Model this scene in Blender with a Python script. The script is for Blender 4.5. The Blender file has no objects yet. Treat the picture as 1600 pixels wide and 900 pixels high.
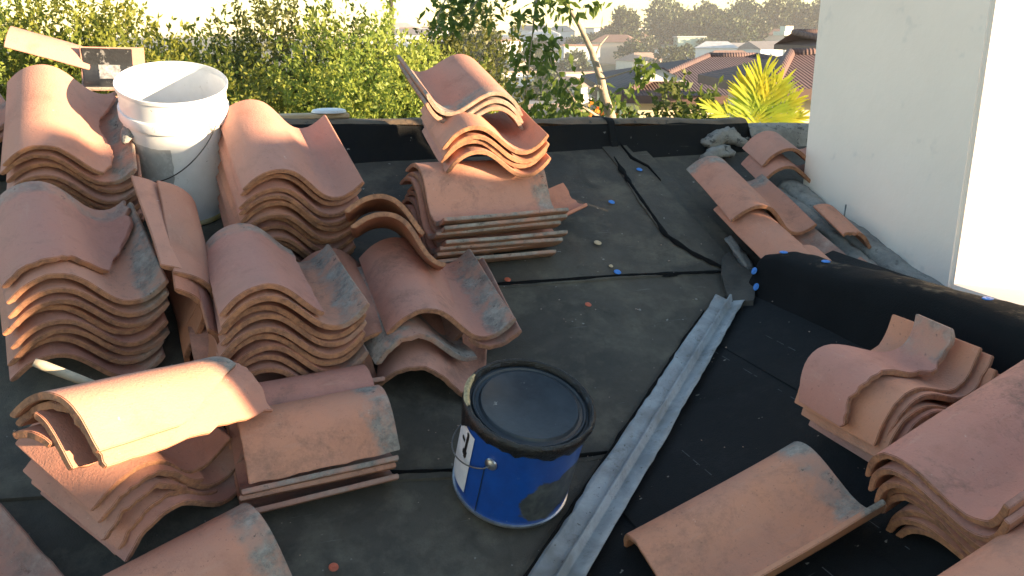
import bpy, bmesh, math, random
import numpy as np
from mathutils import Vector, Matrix, noise
random.seed(7)
sc = bpy.context.scene
COL = sc.collection
R = math.radians

# ------------------------------------------------------------------ camera, sky, sun, exposure
# world: z up, x along the back kerb of the roof, y up the slope; roof origin at (0, 0, 5.5), ground at 0
CAM = Vector((-.5957, -1.6584, 6.4942))
cd = bpy.data.cameras.new('camera'); cam = bpy.data.objects.new('camera', cd); COL.objects.link(cam)
cam.location = CAM
cam.rotation_euler = (R(90) - math.atan(392/1345), 0, R(-20))
cd.sensor_width = 36; cd.lens = 36*1345/1600; cd.clip_start = .05; cd.clip_end = 8000
sc.camera = cam
SUN = Vector((.766, -.643, .12)).normalized()
w = bpy.data.worlds.new('World'); sc.world = w; w.use_nodes = True
nt = w.node_tree; bg = nt.nodes['Background']
sky = nt.nodes.new('ShaderNodeTexSky'); sky.sky_type = 'NISHITA'; sky.sun_disc = False
sky.sun_elevation = math.asin(SUN.z); sky.sun_rotation = math.atan2(SUN.x, SUN.y)
sky.air_density = 1.0; sky.dust_density = .15; sky.ozone_density = 1.0
nt.links.new(sky.outputs[0], bg.inputs[0]); bg.inputs[1].default_value = .06
ld = bpy.data.lights.new('sun', 'SUN'); ld.energy = 2.9; ld.angle = R(.6); ld.color = (1, .73, .45)
lo = bpy.data.objects.new('sun', ld); COL.objects.link(lo)
lo.rotation_euler = SUN.to_track_quat('Z', 'Y').to_euler(); lo.location = (0, -5, 20)
sc.view_settings.view_transform = 'Standard'; sc.view_settings.look = 'None'
sc.view_settings.exposure = 3.1; sc.view_settings.gamma = 1
try:
    sc.cycles.max_bounces = 8; sc.cycles.volume_bounces = 0; sc.cycles.transparent_max_bounces = 8
except Exception: pass

# ------------------------------------------------------------------ helpers
HAZE = .0005
def link(o): COL.objects.link(o); return o
def tag(o, label=None, cat=None, group=None, kind=None):
    if label: o['label'] = label
    if cat: o['category'] = cat
    if group: o['group'] = group
    if kind: o['kind'] = kind
    return o
def empty(name, loc, label=None, cat=None, group=None):
    o = link(bpy.data.objects.new(name, None)); o.location = loc; o.empty_display_size = .05
    return tag(o, label, cat, group)
def mobj(name, me, mat=None, parent=None, M=None):
    o = link(bpy.data.objects.new(name, me))
    if mat and not me.materials: me.materials.append(mat)
    if parent: o.parent = parent
    if M is not None: o.matrix_local = M
    return o
def pydata(name, v, f, mat=None, smooth=False):
    me = bpy.data.meshes.new(name); me.from_pydata([tuple(p) for p in v], [], f)
    if mat: me.materials.append(mat)
    if smooth: me.polygons.foreach_set('use_smooth', [True]*len(me.polygons))
    me.update(); return me
def bm_mesh(name, bm, mat=None, smooth=False, sharp=None):
    me = bpy.data.meshes.new(name)
    if sharp is not None:
        bm.normal_update()
        for e in bm.edges:
            if len(e.link_faces) == 2 and e.calc_face_angle(0) > R(sharp): e.smooth = False
    bm.to_mesh(me); bm.free()
    if mat: me.materials.append(mat)
    if smooth: me.polygons.foreach_set('use_smooth', [True]*len(me.polygons))
    return me
def add_box(bm, c, s, M=None):
    r = bmesh.ops.create_cube(bm, size=1)
    m = Matrix.Translation(c) @ Matrix.Diagonal((*s, 1))
    bmesh.ops.transform(bm, matrix=(M @ m) if M else m, verts=r['verts']); return r['verts']
def tube_bm(bm, pts, rad, n=8, cap=True):
    pts = [Vector(p) for p in pts]; rr = rad if isinstance(rad, (list, tuple)) else [rad]*len(pts)
    rings = []; prev = None
    for i, p in enumerate(pts):
        d = (pts[min(i+1, len(pts)-1)] - pts[max(i-1, 0)]).normalized()
        a = prev if prev is not None else (Vector((0, 0, 1)) if abs(d.z) < .9 else Vector((1, 0, 0)))
        x = (a - d*a.dot(d)).normalized(); prev = x; y = d.cross(x)
        rings.append([bm.verts.new(p + (x*math.cos(t) + y*math.sin(t))*rr[i]) for t in [2*math.pi*k/n for k in range(n)]])
    for a, b in zip(rings, rings[1:]):
        for k in range(n): bm.faces.new((a[k], a[(k+1) % n], b[(k+1) % n], b[k]))
    if cap:
        bm.faces.new(rings[0][::-1]); bm.faces.new(rings[-1])
def tube(name, pts, rad, mat, parent=None, n=8):
    bm = bmesh.new(); tube_bm(bm, pts, rad, n); return mobj(name, bm_mesh(name, bm, mat, True), None, parent)
def lathe(name, prof, mat, n=64, wob=None):
    v = []; f = []
    for (r_, z_) in prof:
        for k in range(n):
            t = 2*math.pi*k/n; q = wob(t, r_, z_) if wob else (r_, z_)
            v.append((q[0]*math.cos(t), q[0]*math.sin(t), q[1]))
    for i in range(len(prof)-1):
        for k in range(n):
            a = i*n + k; b = i*n + (k+1) % n; f.append((a, b, b+n, a+n))
    me = pydata(name, v, f, mat, True)
    bm = bmesh.new(); bm.from_mesh(me); bmesh.ops.remove_doubles(bm, verts=bm.verts, dist=1e-5)
    bmesh.ops.recalc_face_normals(bm, faces=bm.faces)
    for e in bm.edges:
        if len(e.link_faces) == 2 and e.calc_face_angle(0) > R(40): e.smooth = False
    bm.to_mesh(me); bm.free(); return me

# ------------------------------------------------------------------ node material helper
class NM:
    def __init__(s, name):
        s.m = bpy.data.materials.new(name); s.m.use_nodes = True; s.t = s.m.node_tree
        s.b = s.t.nodes['Principled BSDF']; s.out = s.t.nodes['Material Output']
    def n(s, ty, **k):
        o = s.t.nodes.new(ty)
        for a, b in k.items(): setattr(o, a, b)
        return o
    def l(s, a, b): s.t.links.new(a, b)
    def coord(s, w='Object'): return s.n('ShaderNodeTexCoord').outputs[w]
    def scaled(s, v, sc_=(1, 1, 1), loc=(0, 0, 0)):
        m = s.n('ShaderNodeMapping'); m.inputs['Scale'].default_value = sc_; m.inputs['Location'].default_value = loc
        s.l(v, m.inputs[0]); return m.outputs[0]
    def noise(s, v, scale, det=4, rough=.55, w=None, dist=0):
        o = s.n('ShaderNodeTexNoise')
        if w is not None:
            o.noise_dimensions = '4D'
            s.l(w, o.inputs['W']) if not isinstance(w, (int, float)) else setattr(o.inputs['W'], 'default_value', w)
        s.l(v, o.inputs['Vector']); o.inputs['Scale'].default_value = scale; o.inputs['Detail'].default_value = det
        o.inputs['Roughness'].default_value = rough; o.inputs['Distortion'].default_value = dist; return o.outputs[0]
    def ramp(s, f, stops):
        o = s.n('ShaderNodeValToRGB'); s.l(f, o.inputs[0]); e = o.color_ramp.elements
        while len(e) < len(stops): e.new(.5)
        for i, (p, c) in enumerate(stops):
            e[i].position = p; e[i].color = c if len(c) == 4 else (*c, 1)
        return o.outputs[0]
    def rng(s, f, a, b, c=0, d=1):
        o = s.n('ShaderNodeMapRange'); o.inputs[1].default_value = a; o.inputs[2].default_value = b
        o.inputs[3].default_value = c; o.inputs[4].default_value = d; s.l(f, o.inputs[0]); return o.outputs[0]
    def math(s, op, a, b=0):
        o = s.n('ShaderNodeMath', operation=op)
        for i, q in enumerate((a, b)):
            if isinstance(q, (int, float)): o.inputs[i].default_value = q
            else: s.l(q, o.inputs[i])
        return o.outputs[0]
    def mix(s, f, a, b, mode='MIX'):
        o = s.n('ShaderNodeMix', data_type='RGBA', blend_type=mode)
        for i, q in ((0, f), (6, a), (7, b)):
            if isinstance(q, (int, float)): o.inputs[i].default_value = q
            elif isinstance(q, tuple): o.inputs[i].default_value = (*q, 1)
            else: s.l(q, o.inputs[i])
        return o.outputs[2]
    def sep(s, v):
        o = s.n('ShaderNodeSeparateXYZ'); s.l(v, o.inputs[0]); return o.outputs
    def bump(s, h, st, dist=.01):
        o = s.n('ShaderNodeBump'); o.inputs['Strength'].default_value = st; o.inputs['Distance'].default_value = dist
        s.l(h, o.inputs['Height']); s.l(o.outputs[0], s.b.inputs['Normal'])
    def col(s, c):
        if isinstance(c, tuple): s.b.inputs['Base Color'].default_value = (*c, 1)
        else: s.l(c, s.b.inputs['Base Color'])
    def set(s, **k):
        for a, v in k.items():
            i = s.b.inputs[a.replace('_', ' ')]
            if isinstance(v, (int, float, tuple)): i.default_value = v
            else: s.l(v, i)

def mat_tile():
    M = NM('terracotta'); P = M.coord(); oi = M.n('ShaderNodeObjectInfo'); rnd = oi.outputs['Random']
    cs = M.n('ShaderNodeSeparateColor'); M.l(oi.outputs['Color'], cs.inputs[0]); band, lip, soot = cs.outputs[:3]
    wv = M.math('MULTIPLY', rnd, 37.0)
    hue = M.math('SUBTRACT', M.math('ABSOLUTE', oi.outputs['Alpha']), .1)
    base = M.ramp(hue, [(0, (.60, .265, .155)), (.2, (.50, .220, .155)), (.4, (.47, .205, .160)), (.6, (.56, .265, .180)), (.78, (.43, .190, .130)), (.9, (.52, .260, .205)), (1, (.56, .205, .115))])
    n1 = M.noise(P, 5, 5, .6, wv, .4)
    c = M.mix(M.rng(n1, .38, .68, 0, .5), base, (.44, .25, .20))
    n2 = M.noise(P, 11, 6, .7, wv, .2)
    c = M.mix(M.rng(n2, .52, .75, 0, .5), c, (.26, .115, .080)); n4 = M.noise(P, 3.2, 4, .6, M.math('ADD', wv, 17.0), .8); c = M.mix(M.rng(n4, .54, .70, 0, .3), c, (.24, .17, .135))
    n3 = M.noise(M.scaled(P, (1, .18, 1)), 60, 4, .7, wv)
    c = M.mix(M.rng(n3, .58, .78, 0, .28), c, (.56, .37, .29))
    sp = M.noise(P, 150, 3, .6, wv)
    c = M.mix(M.rng(sp, .63, .72, 0, .5), c, (.17, .09, .07))
    sw = M.noise(P, 7, 7, .75, M.math('ADD', wv, 9.0), .6)
    sw2 = M.noise(P, 90, 3, .7, wv)
    sm = M.math('MULTIPLY', M.rng(M.math('ADD', sw, M.math('MULTIPLY', sw2, .22)), .62, .78), soot)
    c = M.mix(M.math('MULTIPLY', sm, .75), c, (.115, .08, .065))
    wl = M.noise(P, 34, 4, .8, M.math('ADD', wv, 4.0))
    c = M.mix(M.rng(wl, .67, .73, 0, .7), c, (.66, .54, .47))
    x, y, z = M.sep(P)[:3]
    eb = M.noise(P, 16, 5, .7, wv)
    gb = M.math('MULTIPLY', M.rng(M.math('ADD', M.math('MULTIPLY', y, M.math('SIGN', oi.outputs['Alpha'])), M.math('MULTIPLY', M.math('SUBTRACT', eb, .5), .12)), .140, .168), band)
    allg = M.math('MULTIPLY', M.math('MAXIMUM', M.math('SUBTRACT', lip, 1.0), 0.0), .3); gl = M.math('MULTIPLY', M.rng(M.math('ADD', M.math('ADD', x, allg), M.math('MULTIPLY', M.math('SUBTRACT', eb, .5), .10)), .098, .124), M.math('MINIMUM', lip, 1.0))
    gm = M.math('MAXIMUM', gb, gl)
    gcol = M.mix(M.rng(M.noise(P, 22, 6, .8, wv), .40, .66), (.16, .15, .135), (.40, .36, .31))
    gcol = M.mix(M.rng(M.noise(P, 13, 3, .6, wv), .5, .60), gcol, (.42, .24, .18))
    gcol = M.mix(M.rng(M.noise(P, 38, 4, .8, wv), .60, .66), gcol, (.07, .068, .062))
    gthin = M.rng(M.noise(P, 9, 6, .8, M.math('ADD', wv, 3.0)), .36, .52, .35, .95); c = M.mix(M.math('MULTIPLY', gm, gthin), c, gcol)
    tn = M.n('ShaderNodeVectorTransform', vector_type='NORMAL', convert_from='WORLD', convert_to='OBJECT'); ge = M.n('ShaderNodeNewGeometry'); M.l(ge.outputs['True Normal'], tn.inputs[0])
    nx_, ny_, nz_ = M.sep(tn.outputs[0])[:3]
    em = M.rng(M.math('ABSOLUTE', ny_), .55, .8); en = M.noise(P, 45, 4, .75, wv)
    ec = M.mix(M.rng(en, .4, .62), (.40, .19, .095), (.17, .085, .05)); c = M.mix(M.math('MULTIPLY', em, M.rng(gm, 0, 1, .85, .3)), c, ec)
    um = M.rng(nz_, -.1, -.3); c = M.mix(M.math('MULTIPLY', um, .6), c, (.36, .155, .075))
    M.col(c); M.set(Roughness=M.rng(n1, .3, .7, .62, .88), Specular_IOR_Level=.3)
    h = M.math('ADD', M.math('ADD', M.noise(P, 220, 3, .6), M.math('MULTIPLY', M.noise(P, 30, 4, .6, wv), .9)), M.math('MULTIPLY', gm, M.math('MULTIPLY', M.noise(P, 40, 5, .7), 1.6))); M.bump(h, .45, .0035)
    return M.m
def mat_plain(name, c1, c2, scale=20, rough=.7, metal=0, bump=.2, bd=.003, spec=.5, w=None, fine=None):
    M = NM(name); P = M.coord()
    n = M.noise(P, scale, 5, .65, w)
    c = M.mix(M.rng(n, .35, .65), c1, c2)
    if fine: c = M.mix(M.rng(M.noise(P, fine[0], 4, .7), fine[1], fine[1]+.06, 0, fine[3]), c, fine[2])
    M.col(c); M.set(Roughness=rough, Metallic=metal, Specular_IOR_Level=spec)
    if bump: M.bump(M.noise(P, scale*6, 4, .6), bump, bd)
    return M.m
def mat_felt(name, c1, c2, dust, dustamt, rough=(.55, .85)):
    M = NM(name); P = M.coord()
    a = M.noise(P, 2.2, 6, .65, None, .5); b = M.noise(P, 7, 6, .7)
    c = M.mix(M.rng(a, .35, .65), c1, c2)
    c = M.mix(M.rng(b, .48, .75, 0, dustamt), c, dust)
    f = M.noise(P, 55, 5, .75); c = M.mix(M.rng(f, .55, .75, 0, .45), c, (c1[0]*.45, c1[1]*.45, c1[2]*.45))
    sc1 = M.noise(M.scaled(P, (2, 40, 1)), 3.2, 3, .6); c = M.mix(M.rng(sc1, .70, .76, 0, .35*dustamt), c, (.30, .29, .27))
    sp = M.noise(P, 42, 2, .5); c = M.mix(M.rng(sp, .735, .765, 0, .65), c, (.33, .31, .28))
    sk = M.noise(P, 3.7, 5, .7, None, 1.0); c = M.mix(M.rng(sk, .58, .68, 0, .55), c, (c1[0]*.4, c1[1]*.4, c1[2]*.4))
    M.col(c); M.set(Roughness=M.rng(b, .35, .7, *rough), Specular_IOR_Level=.22)
    M.bump(M.math('ADD', M.noise(P, 260, 3, .7), M.math('MULTIPLY', M.noise(P, 14, 5, .6), 1.5)), .5, .004)
    return M.m
TILE = mat_tile()
FELT_L = mat_felt('weathered_felt', (.098, .084, .066), (.052, .047, .040), (.190, .165, .125), .8)
FELT_R = mat_felt('new_felt', (.0095, .0115, .0135), (.006, .0075, .009), (.021, .024, .027), .5, (.65, .9))
FELT_K = mat_felt('kerb_felt', (.0075, .008, .009), (.005, .0055, .006), (.03, .028, .022), .4, (.7, .9))
TAR = mat_plain('tar', (.005, .005, .006), (.012, .0115, .011), 40, .32, 0, .6, .004)
SEAM = mat_plain('seam_tar', (.004, .004, .0045), (.010, .0095, .009), 40, .85, 0, .4, .004, spec=.1)
MASTIC = mat_plain('grey_mastic', (.085, .074, .060), (.042, .038, .034), 12, .8, 0, .6, .006)
MORTAR = mat_plain('mortar', (.30, .29, .27), (.17, .165, .16), 14, .9, 0, .8, .008, fine=(50, .6, (.09, .085, .08), .6))
STUCCO = mat_plain('stucco', (.90, .81, .725), (.85, .765, .685), 2.2, .9, 0, .6, .004, fine=(5, .60, (.70, .65, .60), .5), spec=.2)
WIRE = mat_plain('wire', (.25, .25, .24), (.12, .12, .12), 30, .4, .8, 0)

# ------------------------------------------------------------------ roof planes
sL = math.atan(.365); sR = math.atan(.312)
BL = Matrix(((1, 0, 0), (0, math.cos(sL), -math.sin(sL)), (0, math.sin(sL), math.cos(sL))))
BR = Matrix(((math.cos(sR), 0, -math.sin(sR)), (0, 1, 0), (math.sin(sR), 0, math.cos(sR))))
OL = Vector((0, 0, 5.5)); OR_ = Vector((0, 0, 5.5-.1003))
def pose(pl, x, v, h, hd=0, pitch=0, roll=0):
    B, o = (BL, OL) if pl == 'L' else (BR, OR_)
    m = B @ Matrix.Rotation(R(hd), 3, 'Z') @ Matrix.Rotation(R(pitch), 3, 'X') @ Matrix.Rotation(R(roll), 3, 'Y')
    M = m.to_4x4(); M.translation = o + B @ Vector((x, v, h)); return M
def zL(x, y): return 5.5 + .365*y
def zR(x, y): return 5.4 - .0003 + .312*x
def vy(x): return .856*x - .275          # valley line

def sheet(name, outline, zf, lift, mat, step=.05, thick=.004, rough=.0015, parent=None, amp=.0045):
    """a sheet of roofing cut to an outline (world x, y), lying on a roof plane, with a real edge"""
    bm = bmesh.new()
    vs = [bm.verts.new((x, y, 0)) for x, y in outline]; bm.faces.new(vs)
    if bm.faces[:][0].normal.z < 0: bmesh.ops.reverse_faces(bm, faces=bm.faces)
    xs = [p[0] for p in outline]; ys = [p[1] for p in outline]
    for ax, lo_, hi in ((0, min(xs), max(xs)), (1, min(ys), max(ys))):
        k = lo_ + step
        while k < hi:
            co = [0, 0, 0]; no = [0, 0, 0]; co[ax] = k; no[ax] = 1
            bmesh.ops.bisect_plane(bm, geom=bm.verts[:]+bm.edges[:]+bm.faces[:], plane_co=co, plane_no=no); k += step
    bmesh.ops.recalc_face_normals(bm, faces=bm.faces)
    bm.normal_update()
    if bm.faces[:][0].normal.z < 0: bmesh.ops.reverse_faces(bm, faces=bm.faces)
    bnd = [e for e in bm.edges if len(e.link_faces) == 1]
    r = bmesh.ops.extrude_edge_only(bm, edges=bnd)
    low = {v for v in r['geom'] if isinstance(v, bmesh.types.BMVert)}
    for v in bm.verts:
        x, y = v.co.x, v.co.y
        nz = noise.noise(Vector((x*3.1, y*3.1, lift*900)))*amp + noise.noise(Vector((x*11, y*11, 5)))*amp*.4
        if v in low: v.co.z = zf(x, y) - .006
        else: v.co.z = zf(x, y) + lift + nz
        v.co.x += noise.noise(Vector((x*17, y*17, 1)))*rough; v.co.y += noise.noise(Vector((x*17, y*17, 8)))*rough
    return mobj(name, bm_mesh(name, bm, mat, True, 40), None, parent)

slopeL = sheet('roof_slope', [(-6, -5.2), (-5.75, -5.2), (.45, .11), (1.0, .581), (1.14, .66), (1.14, 1.62), (-6, 1.62)], zL, 0, FELT_L, .12)
tag(slopeL, 'weathered dark felt roof slope', None, None, 'structure')
slopeN = sheet('roof_slope', [(1.055, -3), (2.6, -3), (2.6, 1.62), (1.13, 1.62), (1.13, .66), (1.055, .62)], zL, -.02, FELT_L, .12)
tag(slopeN, 'roof slope under the laid tiles beside the white wall', None, None, 'structure')
slopeR = sheet('roof_slope', [(-5.75, -5.21), (1.06, -5.21), (1.06, .60), (1.0, .579), (.45, .108)], zR, 0, FELT_R, .12)
tag(slopeR, 'black new felt roof slope', None, None, 'structure')
# felt laps on the left slope, lowest first
sheet('felt_sheet', [(-3, -.9), (-.42, -.65), (.15, -.15), (.33, .03), (.17, .045), (-.111, .061), (-.571, .141), (-3, .5)], zL, .005, FELT_L, .07, parent=slopeL)
sheet('felt_sheet', [(-3, .47), (-.571, .121), (-.111, .048), (.30, .028), (.62, .27), (.88, .515), (1.03, .645), (.974, .662), (.62, .70), (.227, .717), (-.2, .74), (-3, .82)], zL, .010, FELT_L, .07, parent=slopeL)
sheet('felt_sheet', [(-3, .80), (-.2, .722), (.227, .698), (.62, .684), (1.02, .655), (.985, .73), (.905, .90), (.92, 1.1), (.955, 1.36), (.96, 1.52), (-3, 1.52)], zL, .014, FELT_L, .07, parent=slopeL)
sheet('felt_sheet', [(1.045, .64), (1.056, .9), (1.056, 1.55), (.945, 1.55), (.94, 1.36), (.90, 1.1), (.887, .90), (.97, .70)], zL, .019, FELT_L, .07, parent=slopeL)
def seam(pts, wdt, zf, parent, mat=SEAM, lift=.012):
    """a squeezed bead of tar along a lap"""
    P = []
    for (a, b) in zip(pts, pts[1:]):
        n = max(2, int(math.dist(a, b)/.015))
        for k in range(n): t = k/n; P.append((a[0]+(b[0]-a[0])*t, a[1]+(b[1]-a[1])*t))
    P.append(pts[-1]); v = []; f = []
    for i, p in enumerate(P):
        q = P[min(i+1, len(P)-1)]; r_ = P[max(i-1, 0)]
        d = Vector((q[0]-r_[0], q[1]-r_[1])).normalized(); s = Vector((-d.y, d.x))
        ww = wdt*(.45 + .9*abs(noise.noise(Vector((p[0]*14, p[1]*14, 3))))*1.5); tp = min(1, i/6, (len(P)-1-i)/6)+.1
        for k, (o_, hz) in enumerate(((-1, -.004), (-.5, .003), (.5, .003), (1, -.004))):
            x = p[0]+s.x*o_*ww*tp; y = p[1]+s.y*o_*ww*tp; v.append((x, y, zf(x, y)+lift+hz))
    for i in range(len(P)-1):
        for k in range(3): a = i*4+k; f.append((a, a+1, a+5, a+4))
    return mobj('tar_seam', pydata('tar_seam', v, f, mat, True), None, parent)
seam([(-.9, .20), (-.571, .146), (-.111, .066), (.171, .05), (.30, .04)], .005, zL, slopeL)
seam([(-.2, .735), (.227, .712), (.62, .694), (.974, .664), (1.03, .65)], .008, zL, slopeL, lift=.016)
seam([(.955, 1.42), (.925, 1.2), (.905, 1.0), (.893, .88), (.93, .77), (.99, .68), (1.04, .64)], .011, zL, slopeL, lift=.021)
seam([(1.03, 1.52), (1.025, 1.40), (1.06, 1.33), (1.057, 1.22)], .007, zL, slopeL, lift=.024)
seam([(.30, .03), (.329, -.078), (.356, -.279), (.37, -.45)], .004, zR, slopeR, lift=.004)
# laps of the black felt on the right slope, running level
for k in range(5):
    x0 = -.05 + k*.27
    y1 = vy(x0+.3)-.03
    sheet('felt_sheet', [(x0, -4.5), (x0+.30, -4.5), (x0+.30, min(y1, .56)), (x0, min(vy(x0)-.03, .55))], zR, .004 + .0035*(k % 2) + .001*k, FELT_R, .09, rough=.002, parent=slopeR, amp=.004)
# chalk marks snapped on the black felt
CHALK = mat_plain('chalk', (.10, .115, .13), (.05, .055, .06), 60, .9, 0, 0)
random.seed(3)
for x0 in (.42, .56, .72, .86):
    v = []; f = []; y = .30
    while y > -1.0:
        if random.random() < .55:
            ln = .01+.03*random.random(); b = len(v)
            for yy in (y, y-ln):
                for xx in (x0-.0008, x0+.0008): v.append((xx, yy, zR(xx, yy)+.0195))
            f.append((b, b+1, b+3, b+2))
        y -= .05
    tag(mobj('chalk_line', pydata('chalk_line', v, f, CHALK), None, slopeR), None, None, None, None)

# ------------------------------------------------------------------ valley flashing
GALV = NM('galvanised_metal'); P_ = GALV.coord()
g1 = GALV.noise(P_, 9, 6, .7, None, .5)
cc = GALV.mix(GALV.rng(g1, .35, .62), (.23, .25, .265), (.40, .43, .455))
g2 = GALV.noise(GALV.scaled(P_, (1, 1, 1)), 26, 6, .8); cc = GALV.mix(GALV.rng(g2, .56, .68, 0, .7), cc, (.15, .15, .14))
g4 = GALV.noise(P_, 5, 3, .6); cc = GALV.mix(GALV.rng(g4, .50, .62, 0, .6), cc, (.15, .145, .13))
g3 = GALV.noise(P_, 70, 3, .7); cc = GALV.mix(GALV.rng(g3, .67, .72, 0, .8), cc, (.05, .045, .04))
GALV.col(cc); GALV.set(Metallic=.35, Roughness=GALV.rng(g1, .3, .7, .5, .72)); GALV.bump(GALV.noise(P_, 12, 4, .6), .5, .006)
GALV = GALV.m
vd = Vector((1, .856)).normalized(); vn = Vector((-vd.y, vd.x))       # vn points to the left slope
fl = empty('valley_flashing', (.4, vy(.4), zL(.4, vy(.4))), 'blue grey galvanised metal valley flashing with a raised rib where the roof slopes meet', 'flashing')
prof = [(.058, 1, .026), (.050, 1, .026), (.030, 1, .025), (.012, 1, .0245), (.007, 0, .026), (.0025, 0, .046), (-.0025, 0, .046), (-.007, 0, .026), (-.014, -1, .0245), (-.034, -1, .025), (-.054, -1, .026)]
v = []; f = []; N = 150
for i in range(N+1):
    s = -5.2 + 6.385*(i/N)**.8 if True else 0
    s = -4.0 + 5.20*(1-(1-i/N)**1.6)
    c0 = Vector((0, vy(0))) + vd*s
    for j, (o_, side, hz) in enumerate(prof):
        e = .0018*noise.noise(Vector((s*7, j*.2, 0)))
        if j in (0, 10): e += .004*noise.noise(Vector((s*5, j, 4))) + .003*noise.noise(Vector((s*30, j, 4)))
        # each wing narrows a little up the valley
        wsc = 1 - .18*max(0, min(1, (s+.2)/1.3))
        p = c0 + vn*(o_*wsc + (e if j in (0, 10) else 0))
        z = zL(p.x, p.y) if side == 1 else (zR(p.x, p.y) if side == -1 else zL(c0.x, c0.y))
        v.append((p.x, p.y, z + hz + e*.5))
n_ = len(prof)
for i in range(N):
    for j in range(n_-1): a = i*n_+j; f.append((a, a+n_, a+n_+1, a+1))
me = pydata('metal_strip', v, f, GALV, True)
o = mobj('metal_strip', me, None, fl); o.location = -fl.location
md = o.modifiers.new('t', 'SOLIDIFY'); md.thickness = .0015
# tar squeezed along the left edge, parented to the flashing
pts = []
for i in range(60):
    s = -1.2 + 2.3*i/59; c0 = Vector((0, vy(0)))+vd*s + vn*(.062*(1-.18*max(0, min(1, (s+.2)/1.3)))); pts.append((c0.x, c0.y))
ts = seam(pts, .007, zL, fl, lift=.024); ts.location = -fl.location
# mastic patch at the head of the valley
def blob(name, outline, zf, h, mat, label, cat, seed=0, step=.018, jag=.01, amp=.010, parent=None):
    o = sheet(name, outline, zf, h, mat, step, rough=jag, amp=amp, parent=parent)
    return tag(o, label, cat) if label else o
blob('mastic_patch', [(.90, .50), (.955, .455), (1.0, .50), (1.04, .56), (1.07, .64), (1.05, .74), (1.0, .70), (.955, .63), (.93, .56)], lambda x, y: max(zL(x, y), zR(x, y)), .029, MASTIC,
     'brown grey mastic patch trowelled over the head of the metal valley', 'mastic patch')

# ------------------------------------------------------------------ kerbs (felt covered upstands)
def kerb(name, axis, sec, a0, a1, n, mats, fz):
    v = []; f = []; m = len(sec)
    for i in range(n+1):
        a = a0 + (a1-a0)*i/n
        for j, (c, z) in enumerate(sec):
            e = noise.noise(Vector((a*5, j*.35, 2)))*.008 + noise.noise(Vector((a*19, j*.6, 7)))*.003
            p = (a, c+e*.6, z+e+fz(a)) if axis == 'x' else (c+e*.6, a, z+e+fz(a))
            v.append(p)
    for i in range(n):
        for j in range(m-1):
            a = i*m+j; q = (a, a+1, a+m+1, a+m); f.append(q if axis == 'y' else q[::-1])
    for i0 in (0, n):
        f.append([i0*m+j for j in range(m)])
    return pydata(name, v, f, mats, True)
LITFELT = mat_plain('sunlit_tan_felt', (.20, .135, .085), (.10, .075, .05), 9, .8, 0, .6, .005, fine=(30, .6, (.03, .028, .026), .8))  # sunlight on the kerb top put into the felt as a lighter tan
back = empty('back_kerb', (.5, 1.6, 6.0), 'black felt covered kerb along the top edge of the roof', 'kerb')
bk = kerb('kerb_face', 'x', [(1.47, 5.5+.365*1.47-.01), (1.50, 6.07), (1.525, 6.10), (1.538, 6.15), (1.546, 6.165)], -6, 1.66, 160, FELT_K, lambda a: -.030*(a-.6) if a > -.3 else .027)
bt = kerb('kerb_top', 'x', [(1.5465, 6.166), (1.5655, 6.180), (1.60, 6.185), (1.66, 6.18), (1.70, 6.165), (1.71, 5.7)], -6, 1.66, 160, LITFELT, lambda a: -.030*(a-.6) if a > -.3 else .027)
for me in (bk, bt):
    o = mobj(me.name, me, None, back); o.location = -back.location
kj = kerb('felt_joint', 'x', [(1.495, 6.05), (1.505, 6.085), (1.532, 6.145), (1.545, 6.178), (1.57, 6.192), (1.70, 6.19), (1.715, 6.0)], .985, 1.015, 4, FELT_K, lambda a: -.030*(a-.6))
o = mobj('felt_joint', kj, None, back); o.location = -back.location
# concrete end of the back kerb beside the wall
CONC = mat_plain('rough_concrete', (.36, .34, .31), (.21, .20, .185), 10, .9, 0, .9, .010, fine=(24, .56, (.05, .05, .05), .8))
ke = kerb('kerb_end', 'x', [(1.47, 6.0), (1.49, 6.03), (1.52, 6.07), (1.54, 6.12), (1.60, 6.14), (1.72, 6.13), (1.72, 5.7)], 1.54, 2.6, 60, CONC, lambda a: -.030*(a-.6)+.02)
tag(mobj('kerb_end', ke), 'broken bare concrete end of the back kerb beside the white wall', 'kerb')

rk = empty('side_kerb', (1.1, .2, 5.75), 'black felt kerb with blue nail caps in front of the white wall', 'kerb')
rz = lambda y: .335 - .34 + (.02 if y < .2 else .02*(1-(y-.2)/.35)) + max(0, (.2-y))*.13*(1 if y > -.4 else 0) + (.078 if y <= -.4 else 0)
def rkz(y):
    t = [(.56, -.012), (.50, 0), (.2, .018), (-.06, .045), (-.35, .058), (-1, .065), (-4, .07)]
    for (a, za), (b, zb) in zip(t, t[1:]):
        if b <= y <= a: return za + (zb-za)*(a-y)/(a-b)
    return t[0][1] if y > .56 else t[-1][1]
rs = [(.985, 5.5+.312*.985-.1003-.004), (1.008, 5.735), (1.024, 5.79), (1.038, 5.832), (1.062, 5.848), (1.13, 5.850), (1.175, 5.840), (1.195, 5.79), (1.20, 5.4)]
v = []; f = []; ys = [.56-.012*i for i in range(60)] + [-.16-.05*i for i in range(80)]
for i, y in enumerate(ys):
    for j, (x, z) in enumerate(rs):
        e = noise.noise(Vector((y*6, j*.4, 2)))*.010 + noise.noise(Vector((y*22, j*.7, 7)))*.003
        x2 = x + e*.7; z2 = z + e + (rkz(y) if 0 < j < 8 else 0)
        if j == 0: x2 = x; z2 = zR(x, y)-.003
        if i == 0 and 0 < j < 8: z2 -= .02; 
        v.append((x2, y + (.01*math.sin(j*1.3) if i == 0 else 0), z2))
m = len(rs)
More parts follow.
